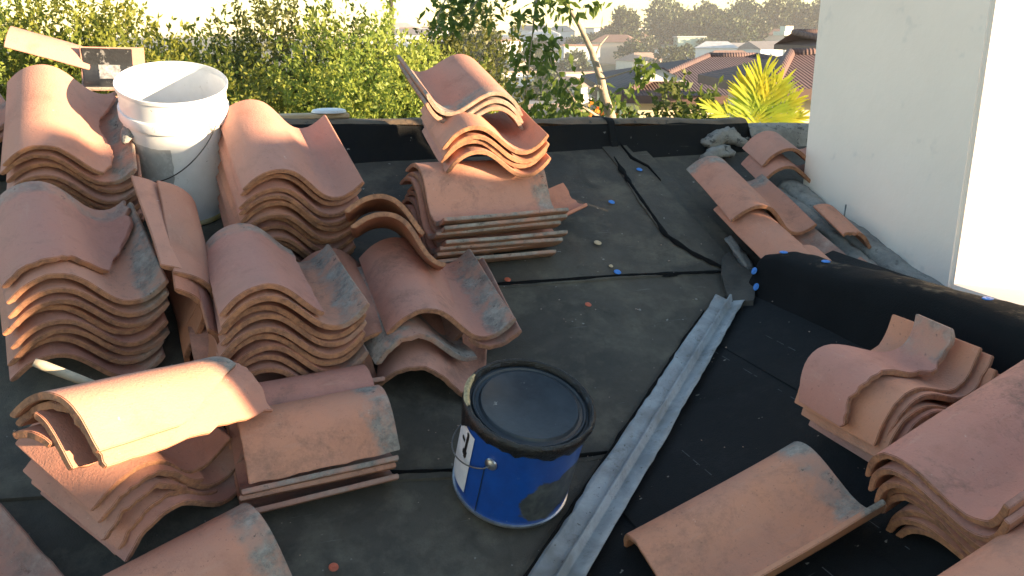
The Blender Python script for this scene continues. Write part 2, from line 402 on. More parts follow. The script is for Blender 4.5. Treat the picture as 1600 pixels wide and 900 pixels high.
for i in range(len(ys)-1):
    for j in range(m-1): a = i*m+j; f.append((a, a+1, a+m+1, a+m)[::-1])
f.append([j for j in range(m)]); f.append([(len(ys)-1)*m+j for j in range(m)][::-1])
KR = NM('side_kerb_felt'); P_ = KR.coord(); _, yy_, zz_ = KR.sep(P_)[:3]
wear = KR.math('MULTIPLY', KR.rng(KR.noise(P_, 5.5, 5, .7), .56, .66), KR.rng(KR.sep(KR.n('ShaderNodeNewGeometry').outputs['Normal'])[2], .90, .97))
kc = KR.mix(KR.rng(KR.noise(P_, 4, 5, .6), .35, .7), (.0050, .0058, .0068), (.0085, .0095, .011)); kc = KR.mix(wear, kc, (.14, .105, .07))
KR.col(kc); KR.set(Roughness=.85, Specular_IOR_Level=.15); KR.bump(KR.noise(P_, 200, 3, .7), .4, .003); KR = KR.m
me = pydata('kerb_felt', v, f, KR, True)
o = mobj('kerb_felt', me, None, rk); o.location = -rk.location
# felt line where the upstand meets the slope
# ------------------------------------------------------------------ white wall
bm = bmesh.new()
def grid_face(bm, o, a, b, na, nb, amp):
    vs = [[bm.verts.new(Vector(o)+Vector(a)*i/na+Vector(b)*j/nb) for j in range(nb+1)] for i in range(na+1)]
    for i in range(na):
        for j in range(nb): bm.faces.new((vs[i][j], vs[i+1][j], vs[i+1][j+1], vs[i][j+1]))
x0, x1, y0, y1, zb, zt = 1.62, 3.6, .34, 1.11, 4.4, 8.6
add_box(bm, ((x0+x1)/2, (y0+y1)/2, (zb+zt)/2), (x1-x0, y1-y0, zt-zb))
bmesh.ops.bevel(bm, geom=[e for e in bm.edges], offset=.012, segments=3, affect='EDGES')
wl = mobj('white_wall', bm_mesh('white_wall', bm, STUCCO))
tag(wl, 'tall smooth white stucco chimney wall rising at the right', 'wall')
# roof slope and low ledge at the foot of the lit face
bm = bmesh.new(); add_box(bm, (2.9, .0, 5.66), (2.6, .70, .16)); bmesh.ops.bevel(bm, geom=bm.edges[:], offset=.02, segments=2, affect='EDGES')
tag(mobj('wall_ledge', bm_mesh('wall_ledge', bm, STUCCO)), 'cream stucco ledge at the foot of the sunlit side of the white wall', 'ledge')
# mortar fillet along the wall foot
def ridge(name, pts, mat, label, cat, n=14, seed=1, parent=None, amp=.014):
    v = []; f = []; P = []
    for (a, b) in zip(pts, pts[1:]):
        k0 = max(2, int((Vector(a[:3])-Vector(b[:3])).length/.015))
        for k in range(k0): t = k/k0; P.append([a[q]+(b[q]-a[q])*t for q in range(4)])
    P.append(list(pts[-1]))
    for i, p in enumerate(P):
        q = P[min(i+1, len(P)-1)]; r_ = P[max(i-1, 0)]
        d = (Vector(q[:3])-Vector(r_[:3])).normalized(); s = d.cross(Vector((0, 0, 1))).normalized(); u = s.cross(d)
        for k in range(n):
            t = 2*math.pi*k/n; rr = p[3]*(1+.0) + noise.noise(Vector((p[0]*9+math.cos(t), p[1]*9+math.sin(t), seed)))*amp + noise.noise(Vector((p[0]*40, p[1]*40+math.cos(t)*2, seed+math.sin(t)*2)))*amp*.4
            v.append(Vector(p[:3]) + (s*math.cos(t) + u*math.sin(t)*.75)*rr)
    for i in range(len(P)-1):
        for k in range(n): a = i*n+k; b = i*n+(k+1) % n; f.append((a, b, b+n, a+n))
    f.append(list(range(n))[::-1]); f.append([(len(P)-1)*n+k for k in range(n)])
    o = mobj(name, pydata(name, v, f, mat, True), None, parent)
    return tag(o, label, cat) if label else o
ridge('mortar_lump', [(1.36, 1.40, zL(0, 1.40)+.0, .025), (1.42, 1.42, zL(0, 1.42)+.01, .035), (1.50, 1.44, zL(0, 1.44)+.01, .03)], CONC, 'lumpy grey mortar heap at the top corner behind the laid tiles', 'mortar', seed=3, amp=.03)
ridge('mortar_fillet', [(1.56, 1.12, zL(0, 1.12)+.02, .05), (1.575, .9, zL(0, .9)+.03, .045), (1.58, .7, zL(0, .7)+.035, .05), (1.60, .5, zL(0, .5)+.045, .045), (1.62, .3, zL(0, .3)+.06, .05), (1.63, .15, zL(0, .15)+.06, .05)], MORTAR,
      'grey smeared mortar fillet along the foot of the white wall', 'mortar')
ridge('mortar_fillet', [(1.50, 1.10, zL(0, 1.10)+.012, .03), (1.49, .86, zL(0, .86)+.035, .03), (1.50, .62, zL(0, .62)+.03, .03), (1.54, .42, zL(0, .42)+.02, .045), (1.56, .2, zL(0, .2)+.02, .04)], MORTAR,
      'rough grey mortar packed between the laid tiles and the wall fillet', 'mortar', seed=5, amp=.02)
tube_o = tube('steel_pin', [(1.585, .815, zL(0, .815)+.03), (1.592, .818, zL(0, .815)+.115)], .0028, WIRE)
tag(tube_o, 'thin steel pin standing up from the mortar against the white wall', 'pin')

# ------------------------------------------------------------------ roof tiles
W_, L_ = .33, .42
CP = [(0, .025), (.016, .045), (.037, .066), (.066, .083), (.10, .09), (.134, .083), (.165, .062), (.195, .034), (.222, .011), (.25, 0), (.28, .004), (.307, .024), (.33, .050)]
def cr(t):
    n = len(CP)-1; t = max(0, min(.99999, t))*n; i = int(t); u = t-i
    g = lambda k: CP[k] if 0 <= k <= n else (2*CP[0][0]-CP[1][0], 2*CP[0][1]-CP[1][1]) if k < 0 else (2*CP[n][0]-CP[n-1][0], 2*CP[n][1]-CP[n-1][1])
    p = [g(i-1), g(i), g(i+1), g(i+2)]
    return [.5*((2*p[1][k])+(-p[0][k]+p[2][k])*u+(2*p[0][k]-5*p[1][k]+4*p[2][k]-p[3][k])*u*u+(-p[0][k]+3*p[1][k]-3*p[2][k]+p[3][k])*u**3) for k in (0, 1)]
def uof(x):                                                            # profile parameter of a width across
    lo_, hi = 0., 1.
    for _ in range(30):
        m_ = (lo_+hi)/2
        if cr(m_)[0] < x: lo_ = m_
        else: hi = m_
    return lo_
TH = .0132
def tile_mesh(seed, x0=0, x1=W_, front=None, back=None, side=None, nu=26, nv=16, jf=0., jb=0., js=0.):
    """clay S tile; front(x) and back(x) give where the ends lie, side(y) the broken right side; j* = how jagged"""
    front = front or (lambda x: 0.); back = back or (lambda x: L_)
    nj = lambda a, s: noise.noise(Vector((a*38, s, seed)))*.6 + noise.noise(Vector((a*110, s, seed)))*.4
    v = []; f = []
    for j in range(nv+1):
        tv = j/nv
        for i in range(nu+1):
            u0 = uof(x0) if x0 > 0 else 0; ua = uof(x0)
            yg = front(.16)+(back(.16)-front(.16))*tv
            xe = side(yg)+js*nj(yg, 3) if side else x1
            u = ua + (min(1, uof(xe)) - ua)*i/nu if xe < W_-1e-4 else ua+(1-ua)*i/nu
            x, z = cr(u)
            yf = front(x)+jf*nj(x, 1)+.012*max(0, noise.noise(Vector((x*22, seed*2.3, 40)))-.28)+.0012*noise.noise(Vector((x*60, seed, 9))); yb = back(x)+jb*nj(x, 2)
            y = yf+(yb-yf)*tv
            xa, za = cr(min(1, u+.005)); xb, zb_ = cr(max(0, u-.005)); nx, nz = -(za-zb_), xa-xb; l = math.hypot(nx, nz); nx /= l; nz /= l
            e = .0016*noise.noise(Vector((x*9, y*7, seed*3.3)))+.006*noise.noise(Vector((x*2.2, y*3, seed*1.7)))
            tt = TH*(.55 if i in (0,) else (.8 if i == nu else 1))
            taper = 1-.012*(y/L_)
            v.append(((x*taper-W_/2), y-L_/2, z+e)); v.append(((x-nx*tt)*taper-W_/2, y-L_/2, z-nz*tt+e))
    q = nu+1
    for j in range(nv):
        for i in range(nu):
            a = (j*q+i)*2; b = (j*q+i+1)*2; c = ((j+1)*q+i+1)*2; d = ((j+1)*q+i)*2
            f.append((a, b, c, d)); f.append((d+1, c+1, b+1, a+1))
    for i in range(nu):
        a = i*2; b = (i+1)*2; f.append((b, a, a+1, b+1)); a = (nv*q+i)*2; b = (nv*q+i+1)*2; f.append((a, b, b+1, a+1))
    for j in range(nv):
        a = j*q*2; b = (j+1)*q*2; f.append((a, b, b+1, a+1)); a = (j*q+nu)*2; b = ((j+1)*q+nu)*2; f.append((b, a, a+1, b+1))
    me = pydata('roof_tile', v, f)
    bm = bmesh.new(); bm.from_mesh(me); bm.normal_update()
    ed = [e for e in bm.edges if len(e.link_faces) == 2 and e.calc_face_angle(0) > R(50)]
    bmesh.ops.bevel(bm, geom=ed, offset=.0017, segments=2, affect='EDGES', clamp_overlap=True)
    bmesh.ops.recalc_face_normals(bm, faces=bm.faces)
    return bm_mesh('roof_tile', bm, TILE, True, 70)
WHOLE = [tile_mesh(s, nu=24, nv=12) for s in range(5)]
TM = {}
def T(key, *a, **k):
    if key not in TM: TM[key] = tile_mesh(*a, **k)
    return TM[key]
tile_no = [0]; HR = random.Random(23)
def tile(M, label, me=None, band=0., lip=0., soot=.5, group=None, name='clay_tile', cat='roof tile', hue=None):
    tile_no[0] += 1
    o = mobj(name, me or WHOLE[tile_no[0] % 5], None, None, M)
    o.color = (abs(band), lip, soot, .1+(hue if hue is not None else HR.random()))
    return tag(o, label, cat, group)
ORD = ['top', 'second', 'third', 'fourth', 'fifth', 'sixth', 'seventh', 'eighth', 'ninth', 'tenth', 'eleventh', 'twelfth', 'thirteenth', 'fourteenth']
def stack(pl, x, v, h, hd, pitch, roll, n, where, hb=.016, top=None, jit=.006, special=None, skip_label=None, pb=None, rb=None, band=.3, lip=.4, soot=.5, topdict=None, seed=0, maxs=.031):
    """n nested tiles from the fitted pose of the top one down to the roof"""
    rg = random.Random(seed*31+5); s = min(maxs, (h-hb)/max(1, n-1))
    out = []
    for k in range(n):
        t = k/max(1, n-1)
        p_ = pitch + ((pb if pb is not None else pitch)-pitch)*t; r_ = roll + ((rb if rb is not None else roll)-roll)*t
        M = pose(pl, x, v, h, hd, p_, r_)
        up_ = M.to_3x3() @ Vector((0, 0, 1))
        jx, jy = (0, 0) if k == 0 else (rg.uniform(-jit, jit), rg.uniform(-jit*1.6, jit*1.6))
        off = (M.to_3x3() @ Vector((jx, jy, 0))) - up_*(s*k)
        M = Matrix.Translation(off) @ M @ Matrix.Rotation(R(rg.uniform(-1.6, 1.6)*(k > 0)), 4, 'Z') @ Matrix.Rotation(R(rg.uniform(-.9, .9)*(k > 0)), 4, 'X') @ Matrix.Rotation(R(rg.uniform(-.7, .7)*(k > 0)), 4, 'Y')
        sp = (special or {}).get(k, {})
        lb = sp.get('label') or ('%s tile %s' % (ORD[k].capitalize() if False else ORD[k], 'of ' + where if k == 0 else 'down in ' + where) if k < n-1 or n < 2 else 'bottom tile of ' + where)
        out.append(tile(M, lb, sp.get('me'), sp.get('band', band if rg.random() < .6 else 0), sp.get('lip', lip if lip >= 1 or rg.random() < .6 else 0), sp.get('soot', soot*rg.uniform(.3, 1.3)), 'tiles in ' + where, hue=sp.get('hue')))
    return out

# A: back left stack
brkA = T('A', 11, side=lambda y: .243+.03*(y/L_)+.02*math.sin(y*19), js=.012, nv=34)
stack('L', -.932, 1.324, .298, 3.0, 7.1, 5.4, 10, 'the tall back left stack beside the white bucket', special={
    0: dict(me=brkA, hue=0.55, label='top tile of the back left stack, its right side broken away', band=0, lip=0, soot=.1),
    1: dict(label='second tile of the back left stack with grey mortar on its right lip', band=.6, lip=1, soot=.4)}, seed=1, soot=.3)
ridge('mortar_lump', [tuple(pose('L', -.79, 1.23, .30) @ Vector((0, 0, 0)))+(.006,), tuple(pose('L', -.78, 1.27, .31) @ Vector((0, 0, 0)))+(.018,), tuple(pose('L', -.77, 1.33, .315) @ Vector((0, 0, 0)))+(.012,)], MORTAR,
      'grey crust of mortar on the broken edge of the back left top tile', 'mortar', amp=.012)
# B
stack('L', -.352, 1.120, .280, 5.2, 2.4, 6.8, 11, 'the tall stack right of the white bucket', band=0, lip=0, seed=2, soot=.35, jit=.007, special={
    0: dict(band=0, lip=0, soot=.1, hue=0.85, label='clean whole tile on top of the tall stack right of the white bucket'), 1: dict(lip=.9)})
# C
topC = T('C', 21, side=lambda y: .235+.0*y, front=lambda x: 0, js=.02)
stack('L', -.435, .590, .215, 3.4, -12, 3.3, 9, 'the nine tile middle stack in front of the tall stack', seed=3, jit=.007, lip=.7, soot=.6, hb=.006, special={
    0: dict(me=topC, hue=0.40, label='top tile of the nine tile middle stack, pinkish with its pan snapped off', band=.9, lip=0, soot=.25),
    1: dict(band=.6, lip=1, soot=.8, label='second tile of the nine tile middle stack, grey crust on its lip')})
# D
topD = T('D', 31, side=lambda y: .21+.10*min(1, max(0, (y-.02)/.25)), front=lambda x: .02+.05*max(0, (x-.1)/.1) if x > .1 else .02, jf=.02, js=.02)
stack('L', -.900, .761, .250, 10.1, -2.3, 7.0, 9, 'the left edge stack with the grey edged tile', seed=4, lip=.8, soot=.6, special={
    0: dict(me=topD, band=.7, lip=0, soot=.35, label='broken brown tile on top of the stack at the left edge'),
    1: dict(band=0, lip=1, soot=.7, label='second tile of the left edge stack with a wide grey right edge')})
# E
stack('L', .241, 1.014, .165, -84, -3.5, 1.4, 7, 'the sideways stack near the back kerb', seed=5, band=1, lip=1, soot=.6, jit=.008, special={
    0: dict(band=1, lip=1, soot=.6, hue=0.60, label='top tile of the sideways stack near the back kerb, grey at its right end')})
shard = T('shard', 41, x0=.18, side=lambda y: .30, front=lambda x: .05, back=lambda x: .17, jf=.01, jb=.02, js=.01, nu=10, nv=8)
tile(pose('L', .62, 1.19, .075, -70, 6, -6), 'small bright red orange tile shard lying right of the sideways stack', shard, 0, 0, 0, cat='tile shard', name='tile_shard')
# E2 / E3 on top of E
stack('L', .280, 1.226, .290, -5.4, -9, -4, 4, 'the lower group on the highest pile', hb=.22, seed=6, band=0, lip=0, soot=.2, jit=.006, maxs=.024, special={
    0: dict(soot=.3, label='top tile of the lower group on the highest pile, orange on its right')})
topE = T('E3', 51, nu=26)
brkE = T('E3b', 52, side=lambda y: .16+.25*y, js=.02)
for k, (me_, lb, bd, lp) in enumerate([(topE, 'uppermost tile of the highest pile with a grey end towards the viewer', 1, 1), (None, 'second tile from the top of the highest pile, turned round', 1, 1), (brkE, 'third tile from the top of the highest pile with a broken grey edge', 1, 0)]):
    M = pose('L', .241+.004*k, 1.390-.008*k, .352-.023*k, 178.9-k, 5, -9.5+k)
    tile(M, lb, me_, bd, lp, .2, 'tiles on the highest pile')
# F
fF = lambda **k: dict(k)
tile(pose('L', -.035, .602, .108, -1.4, -8.1, 3.0), 'large tile with a dark grey right pan in the middle loose pile', T('F1', 61), 0, 1, .7, 'tiles in the middle loose pile', hue=0.25)
tile(pose('L', -.008, .60, .084, -5, -8, 4), 'pinkish tile just under the grey panned tile in the middle loose pile', T('F2', 62, front=lambda x: .0 if x > .2 else .06, jf=.02), 0, .5, .3, 'tiles in the middle loose pile')
tile(pose('L', -.10, .565, .060, 6, -9, 2), 'grey ended broken tile under the left of the middle loose pile', T('F3', 63, side=lambda y: .27, js=.03, jf=.012), 0, 2, .5, 'tiles in the middle loose pile')
tile(pose('L', -.185, .64, .055, 9, -2, 4), 'brown tile whose pan shows left of the middle loose pile', None, 0, .3, .4, 'tiles in the middle loose pile')
tile(pose('L', -.03, .50, .022, -14, -3, 2), 'bottom broken tile of the middle loose pile, in shade', T('F5', 64, side=lambda y: .27+.1*y, js=.03, jf=.012), 0, 0, .6, 'tiles in the middle loose pile')
tile(pose('L', -.069, .765, .145, -12, -38, 14) @ Matrix.Translation((0, .06, 0)), 'front one of two tiles propped end on behind the middle pile', T('F7', 66, back=lambda x: .3, side=lambda y: .27, js=.004, nv=9), 0, 0, .5, 'tiles propped behind the middle pile')
tile(pose('L', -.075, .80, .185, -12, -37, 10) @ Matrix.Translation((0, .06, 0)), 'rear one of two tiles propped end on behind the middle pile', T('F8', 67, side=lambda y: .22, js=.004, back=lambda x: .3, nv=9), 0, 0, .5, 'tiles propped behind the middle pile')
# G
gt = [(.150, 37.5, 8, 16.5, 0, .22), (.128, 36, 7, 15, 1, .22), (.105, 38, 6, 12, 2, .23), (.082, 34, 4, 10, 0, .24), (.056, 40, 3, 7, 1, .25), (.036, 38, 2, 4, 0, .26), (.016, 33, 1, 2, 1, .26)]
for k, (h_, hd, pi, ro, d, ln) in enumerate(gt):
    me = T('Gs%d' % k, 70+k, side=[None, lambda y: .25+.3*y, lambda y: .20+.3*y][d], back=lambda x, q=ln: q, jf=.010 if d else .002, js=.02, jb=.01, nv=9)
    dx = (L_-ln)/2; M = pose('L', -.790+.010*(k % 2)+.006*k, .142-.016*(k % 3)+.006*k, h_, hd, pi, ro) @ Matrix.Translation((0, dx, 0))
    tile(M, '%s tile of the front left stack turned to the right' % (ORD[k] if k < 6 else 'bottom'), me, 0, .3*(k % 2), .25, 'tiles in the front left stack')
tile(pose('L', -.689, .039, .297, -46.3, -25.5, -6.5), 'sunlit cracked tile lying across the top of the front left stack', T('GT', 73, side=lambda y: .205-.07*max(0, (y-.2)/.2), js=.006), 1, 0, .1, 'broken tiles on top of the front left stack', hue=0.60)
tile(pose('L', -.683, .036, .279, -46.3, -25.5, -6.5), 'sunlit broken tile just under the cracked one on the front left stack', T('GU', 74, side=lambda y: .212, js=.010, back=lambda x: .44, jb=.03, jf=.02), 0, 0, .1, 'broken tiles on top of the front left stack')
tile(pose('L', -.737, .055, .255, -46.3, -25.5, -6.5), 'pinkish broken tile poking out left under the sunlit ones', T('GV', 75, x0=.11, side=lambda y: .208, front=lambda x: 0, back=lambda x: .25, js=.01, jb=.02), 0, 0, .3, 'broken tiles on top of the front left stack')
tile(pose('L', -.733, .037, .238, -43, -25, -9), 'small arched shard at the far left of the front left stack', T('GW', 76, x0=.055, side=lambda y: .14, back=lambda x: .2, js=.01, jb=.02), 0, 0, .3, 'broken tiles on top of the front left stack')
WOOD = mat_plain('grey_wood', (.42, .36, .27), (.30, .25, .18), 30, .7, 0, .2, .002)
tl = empty('trowel', (-.9, .15, 5.9), 'worn tool with a round wooden handle sticking out behind the sunlit tile', 'tool')
p0 = Vector((-.935, .14, 5.885)); p1 = Vector((-.80, .14, 5.80))
hd_ = tube('handle', [p0, p0.lerp(p1, .12), p0.lerp(p1, .5), p1], [.008, .010, .0095, .008], WOOD, None, 12); hd_.parent = tl; hd_.location = -tl.location
sk = tube('shank', [p1, p1.lerp(p0, -.5)], .004, WIRE, None, 8); sk.parent = tl; sk.location = -tl.location
# J
tile(pose('L', -.455, .086, .096, -85.2, .5, .8), 'top tile of the low sideways stack left of the blue can, grey at right', T('J0', 78, side=lambda y: .207, js=.006, front=lambda x: .10), 1, 0, .7, 'tiles in the low sideways stack left of the blue can')
for k, (x_, v_, h_, hd_k, lp) in enumerate([(-.469, .205, .062, -86, 1), (-.473, .205, .040, -86.6, .2), (-.471, .190, .018, -85.4, .6)]):
    tile(pose('L', x_, v_, h_, hd_k, 0, 0), '%s tile down in the low sideways stack left of the blue can' % ORD[k+1], T('Jl%d' % k, 87+k, front=lambda x: .09), 0, lp, .6, 'tiles in the low sideways stack left of the blue can')
tile(pose('L', -.442, .471, .050, -86, 0, 0), 'tile lying sideways beneath the nine tile middle stack, its lip showing', None, 0, .3, .6)
# K
tile(pose('L', -.712, -.220, .055, -68.7, 3.7, 1.7), 'big tile with a grey worn end lying front left on the felt', T('K', 81), 1, 0, .8, hue=0.10)
tile(pose('L', -.72, -.22, .028, -67, 3, 1), 'tile hidden beneath the big front left tile', None, .3, 0, .5)
tile(pose('L', -1.12, -.02, .07, 33, 6, 12), 'tile with a blackish mark cut off by the lower left corner', T('KL', 82, side=lambda y: .32, js=.006), 0, .5, .6)
tile(pose('L', -1.13, -.03, .045, 34, 5, 12), 'tile under the one in the lower left corner', None, 0, 0, .5)
# M: tiles standing on edge
for k, (x_, v_, h_, hd, ro, mk, lb, sd) in enumerate([
    (-.715, .786, .155, 9, 75, None, 'leftmost tile standing on edge between the two left stacks', .2),
    (-.699, .723, .140, 4, 75, T('M2', 92, x0=.02), 'second tile standing on edge beside the left edge stack', .3),
    (-.667, .777, .140, 4, 74, None, 'third tile standing on edge, pink side towards the bucket', .1),
    (-.672, .62, .120, 6, 70, T('M4', 94, x0=.06, jf=.02), 'lowest tile standing on edge, mostly in shade', .5)]):
    tile(pose('L', x_, v_, h_, hd, 2, ro), lb, mk, 0, .5 if k < 2 else 0, sd, 'tiles standing on edge')
# H
brH = T('H', 101, back=lambda x: .13+.03*math.sin(x*16), jf=.028, nv=8)
tile(pose('R', .836, -.291, .134, 1.3, 3.7, -11.8) @ Matrix.Translation((0, .15, 0)), 'broken half tile on the right hand stack, grey round its edges', brH, 0, .6, .2, 'tiles in the right hand stack below the black kerb').color = (0, .8, .2, .5)
for k in range(5):
    me = T('Hs%d' % k, 102+k, back=lambda x, q=.22+.008*k: q, jb=.004, nv=8)
    M = pose('R', .850+.012*(k % 2)+.004*k, -.289-.012*k, .104-.021*k, 7-k*1.5, 5.5-k, -8.4+k*1.2) @ Matrix.Translation((0, .10, 0))
    tile(M, '%s tile down in the right hand stack below the black kerb' % ORD[k+1] if k < 4 else 'bottom tile of the right hand stack below the black kerb', me, 0, .2*(k == 1), .15, 'tiles in the right hand stack below the black kerb', hue=[.03, .6, .02, .3, .9][k])
# P
stack('R', .821, -.654, .150, -87.0, 2.8, -16.4, 3, 'the near right stack at the picture edge', hb=.10, seed=9, band=0, lip=0, soot=.3, special={0: dict(soot=.9, hue=0.38, label='large dusty tile on top of the near right stack')})
for k in range(6):
    M = pose('R', .835+.004*(k % 2), -.665+.006*((k*2) % 3), .082-.0135*k*1.0, -86+k*1.2-3*(k == 2), 1.5, -12)
    M = Matrix.Translation((M.to_3x3() @ Vector((0, 0, -.006*k)))) @ M
    tile(M, '%s tile down in the near right stack at the picture edge' % ORD[k+3], None, 0, 0, .4, 'tiles in the near right stack at the picture edge')
tile(pose('R', .66, -.93, .13, -87, 2, -14), 'sliver of a tile in the lower right corner', None, 0, 0, .3)
# R
tile(pose('R', .390, -.404, .016, -91.6, 3, -9), 'single orange tile with a grey end lying alone on the black felt', T('R', 111), 1, .15, .5, hue=0.02)
# N: laid tiles
tile(pose('L', 1.25, 1.024, .071, -8.3, -3.9, 4.3), 'uppermost laid cover tile beside the black seam, grey at its top end', T('N1', 121, x1=.32), 1, 0, .45, 'tiles laid along the white wall', hue=.1)
tile(pose('L', 1.225, .755, .055, -4, -4, 6), 'middle laid cover tile between the felt and the wall', T('N2', 122), 0, .7, .1, 'tiles laid along the white wall', hue=.1)
tile(pose('L', 1.247, .403, .070, -3, -2, 5), 'lowest laid cover tile running behind the black kerb', T('N3', 123), 0, .4, .1, 'tiles laid along the white wall', hue=.1)
tile(pose('L', 1.545, .90, .028, -6, -2, 6), 'broken pan shard bedded in mortar next to the wall', T('N4', 124, x0=.05, jf=.02, side=lambda y: .19, js=.012, back=lambda x: .20, nv=8), 0, 1, .8, 'tiles laid along the white wall', hue=.1)
tile(pose('L', 1.65, 1.42, .065, -10, -6, -6), 'upper of two short arched tiles under the wall corner', T('N0', 126, back=lambda x: .20, nv=8), 0, 0, .1, 'short arched tiles under the wall corner')
tile(pose('L', 1.62, 1.36, .025, -10, -6, -6), 'lower of two short arched tiles under the wall corner', T('N0b', 127, back=lambda x: .20, nv=8), 0, 0, .4, 'short arched tiles under the wall corner')
ridge('mortar_bed', [(1.115, .83, zL(0, .83)+.018, .012), (1.105, .78, zL(0, .78)+.02, .019), (1.09, .71, zL(0, .71)+.018, .018), (1.085, .66, zL(0, .66)+.01, .012)], MORTAR, 'grey mortar showing under the edge of the laid tiles', 'mortar', seed=9)
ridge('mortar_lump', [(1.42, 1.49, 6.06, .03), (1.48, 1.51, 6.08, .05), (1.54, 1.54, 6.08, .06), (1.60, 1.56, 6.07, .055)], CONC, 'broken pale concrete lump where the back kerb meets the wall', 'mortar', seed=12, amp=.035)
# back left tiles on the kerb
for k in range(4):
    tile(pose('L', -.86, 1.80, .085-.026*k, 93+k, 1, 3), '%s tile down of the pile under the black painted tile' % ORD[k], None, 0, 0, .4, 'tiles in the pile under the black painted tile')
def free(p, yv, zv):
    yv = Vector(yv).normalized(); zv = Vector(zv); zv = (zv-yv*zv.dot(yv)).normalized(); xv = yv.cross(zv)
    return Matrix.Translation(p) @ Matrix((xv, yv, zv)).transposed().to_4x4()
tile(free((-.985, 1.74, 6.345), (.94, .05, -.30), (.05, -.55, .83)), 'cream sunlit tile leaning left of the black painted tile', T('BL1', 131, side=lambda y: .16, back=lambda x: .26, js=.004, nv=8), 0, 0, 0)
BLACK = mat_plain('black_paint', (.012, .013, .016), (.022, .023, .026), 14, .35, 0, .4, .003, fine=(20, .62, (.3, .3, .3), .5))
bt_ = empty('painted_tile', (-.83, 1.70, 6.38), 'tile painted black inside with a pale rectangular mark, at the far left', 'roof tile')
M = free((-.845, 1.72, 6.375), (1, .03, -.04), (.0, -.78, .62)) @ Matrix.Translation((-.07, .11, 0))
o = mobj('clay_body', T('BL2', 132, x0=.17, back=lambda x: .205, nv=8), None, None, M); o.parent = bt_; o.location = o.location - bt_.location; o.color = (0, 1, .3, 1)
PALE = mat_plain('pale_scuff', (.32, .33, .34), (.12, .12, .13), 60, .5, 0, .2)
for nm_, mt_, xa_, xb_, ya_, yb_, up_ in (('black_coating', BLACK, .175, .322, .006, .165, .0035), ('pale_mark', PALE, .215, .262, .055, .125, .0055)):
    pm = tile_mesh(133, x0=xa_, side=lambda y, q=xb_: q, front=lambda x, q=ya_: q, back=lambda x, q=yb_: q, js=.006, jf=.006, jb=.006, nu=14, nv=8); pm.materials.clear(); pm.materials.append(mt_)
    M2 = Matrix.Translation(M.to_3x3() @ Vector((0, 0, up_))) @ M
    o = mobj(nm_, pm, None, None, M2); o.parent = bt_; o.location = o.location - bt_.location
tile(pose('L', -1.33, 1.62, .26, 20, 0, 8), 'grey tile just showing at the far left edge above the stacks', T('BL3', 135), 0, 1, .3)
tile(pose('L', -1.33, 1.60, .23, 20, 0, 8), 'orange tile under the grey one at the far left edge', None, 0, 0, .3)

# ------------------------------------------------------------------ nail caps and debris
def cap_mat(nm, c): return mat_plain(nm, c, tuple(q*.7 for q in c), 40, .45, 0, .2)
BLUE = cap_mat('blue_plastic', (.06, .26, .75)); ORG = cap_mat('orange_plastic', (.62, .14, .07)); TAN = cap_mat('tan_plastic', (.62, .48, .30))
capme = {}
def nail_cap(M, mat, label, cat='nail cap', parent=None, name='nail_cap', r_=.012):
    k = (mat.name, r_)
    if k not in capme: capme[k] = lathe('nail_cap', [(0, .0035), (.004, .0035), (.0045, .0022), (r_-.002, .0022), (r_, .0005), (r_, -.001), (0, -.001)], mat, 16)
    o = mobj(name, capme[k], None, None, M); return tag(o, label, cat) if label else o
for x_, v_, mt, lb, rr in [(1.01, 1.40, BLUE, 'blue nail cap below the back kerb beside the curved seam', .012), (.789, 1.176, BLUE, 'blue nail cap right of the red tile shard', .012),
                       (.619, .755, BLUE, 'blue nail cap just above the long straight seam', .012), (.255, .772, ORG, 'orange nail cap right of the middle loose pile', .010),
                       (.455, .609, ORG, 'orange nail cap below the long seam in mid roof', .010), (-.419, -.130, ORG, 'orange nail cap at the bottom edge of the picture', .010),
                       (.625, .927, TAN, 'tan scrap lying on the felt in mid roof', .013), (.612, .79, TAN, 'small tan crumb beside the blue nail cap on the seam', .007)]:
    nail_cap(pose('L', x_, v_, .0225, random.uniform(0, 90), 3, 2), mt, lb, r_=rr)
nail_cap(pose('R', .578, -.247, .015), BLUE, 'blue nail cap on the black felt beside the lone tile', r_=.013)
for i, (y_, j) in enumerate([(.535, 2), (.50, 1)]):
    x_, z_ = [(1.016, 5.800), (1.002, 5.752)][i]
    M = Matrix.Translation((x_-.004, y_, z_+rkz(y_)-.004)) @ Matrix.Rotation(R(-65), 4, 'Y')
    nail_cap(M, BLUE, ['upper blue nail cap on the face of the side kerb', 'lower blue nail cap on the face of the side kerb'][i], r_=.012)
for y_, lb, x_ in [(.50, 'blue nail cap on top of the side kerb near its end', 1.09), (.33, 'second blue nail cap along the top of the side kerb', 1.11), (-.22, 'pale blue nail cap in the sun on top of the side kerb', 1.12)]:
    nail_cap(Matrix.Translation((x_, y_, 5.851+rkz(y_))), BLUE, lb, r_=.013)
rg = random.Random(4); v = []; f = []
def crumb(v, f, c, s, n):
    b = len(v)
    for k in range(6):
        d = [(1, 0, 0), (-1, 0, 0), (0, 1, 0), (0, -1, 0), (0, 0, .6), (0, 0, -.6)][k]
        v.append(tuple(c[q]+d[q]*s*rg.uniform(.6, 1.3) for q in range(3)))
    for a in ((0, 2, 4), (2, 1, 4), (1, 3, 4), (3, 0, 4), (2, 0, 5), (1, 2, 5), (3, 1, 5), (0, 3, 5)): f.append(tuple(b+q for q in a))
for k in range(420):
    x_ = rg.uniform(-1.2, 1.0); y_ = rg.uniform(-.6, 1.4)
    if y_ < vy(x_): 
        if rg.random() < .6: continue
        z_ = zR(x_, y_)+.016
    else: z_ = zL(x_, y_)+.019
    crumb(v, f, (x_, y_, z_), rg.choice([.0012, .0016, .002, .0035]), 0)
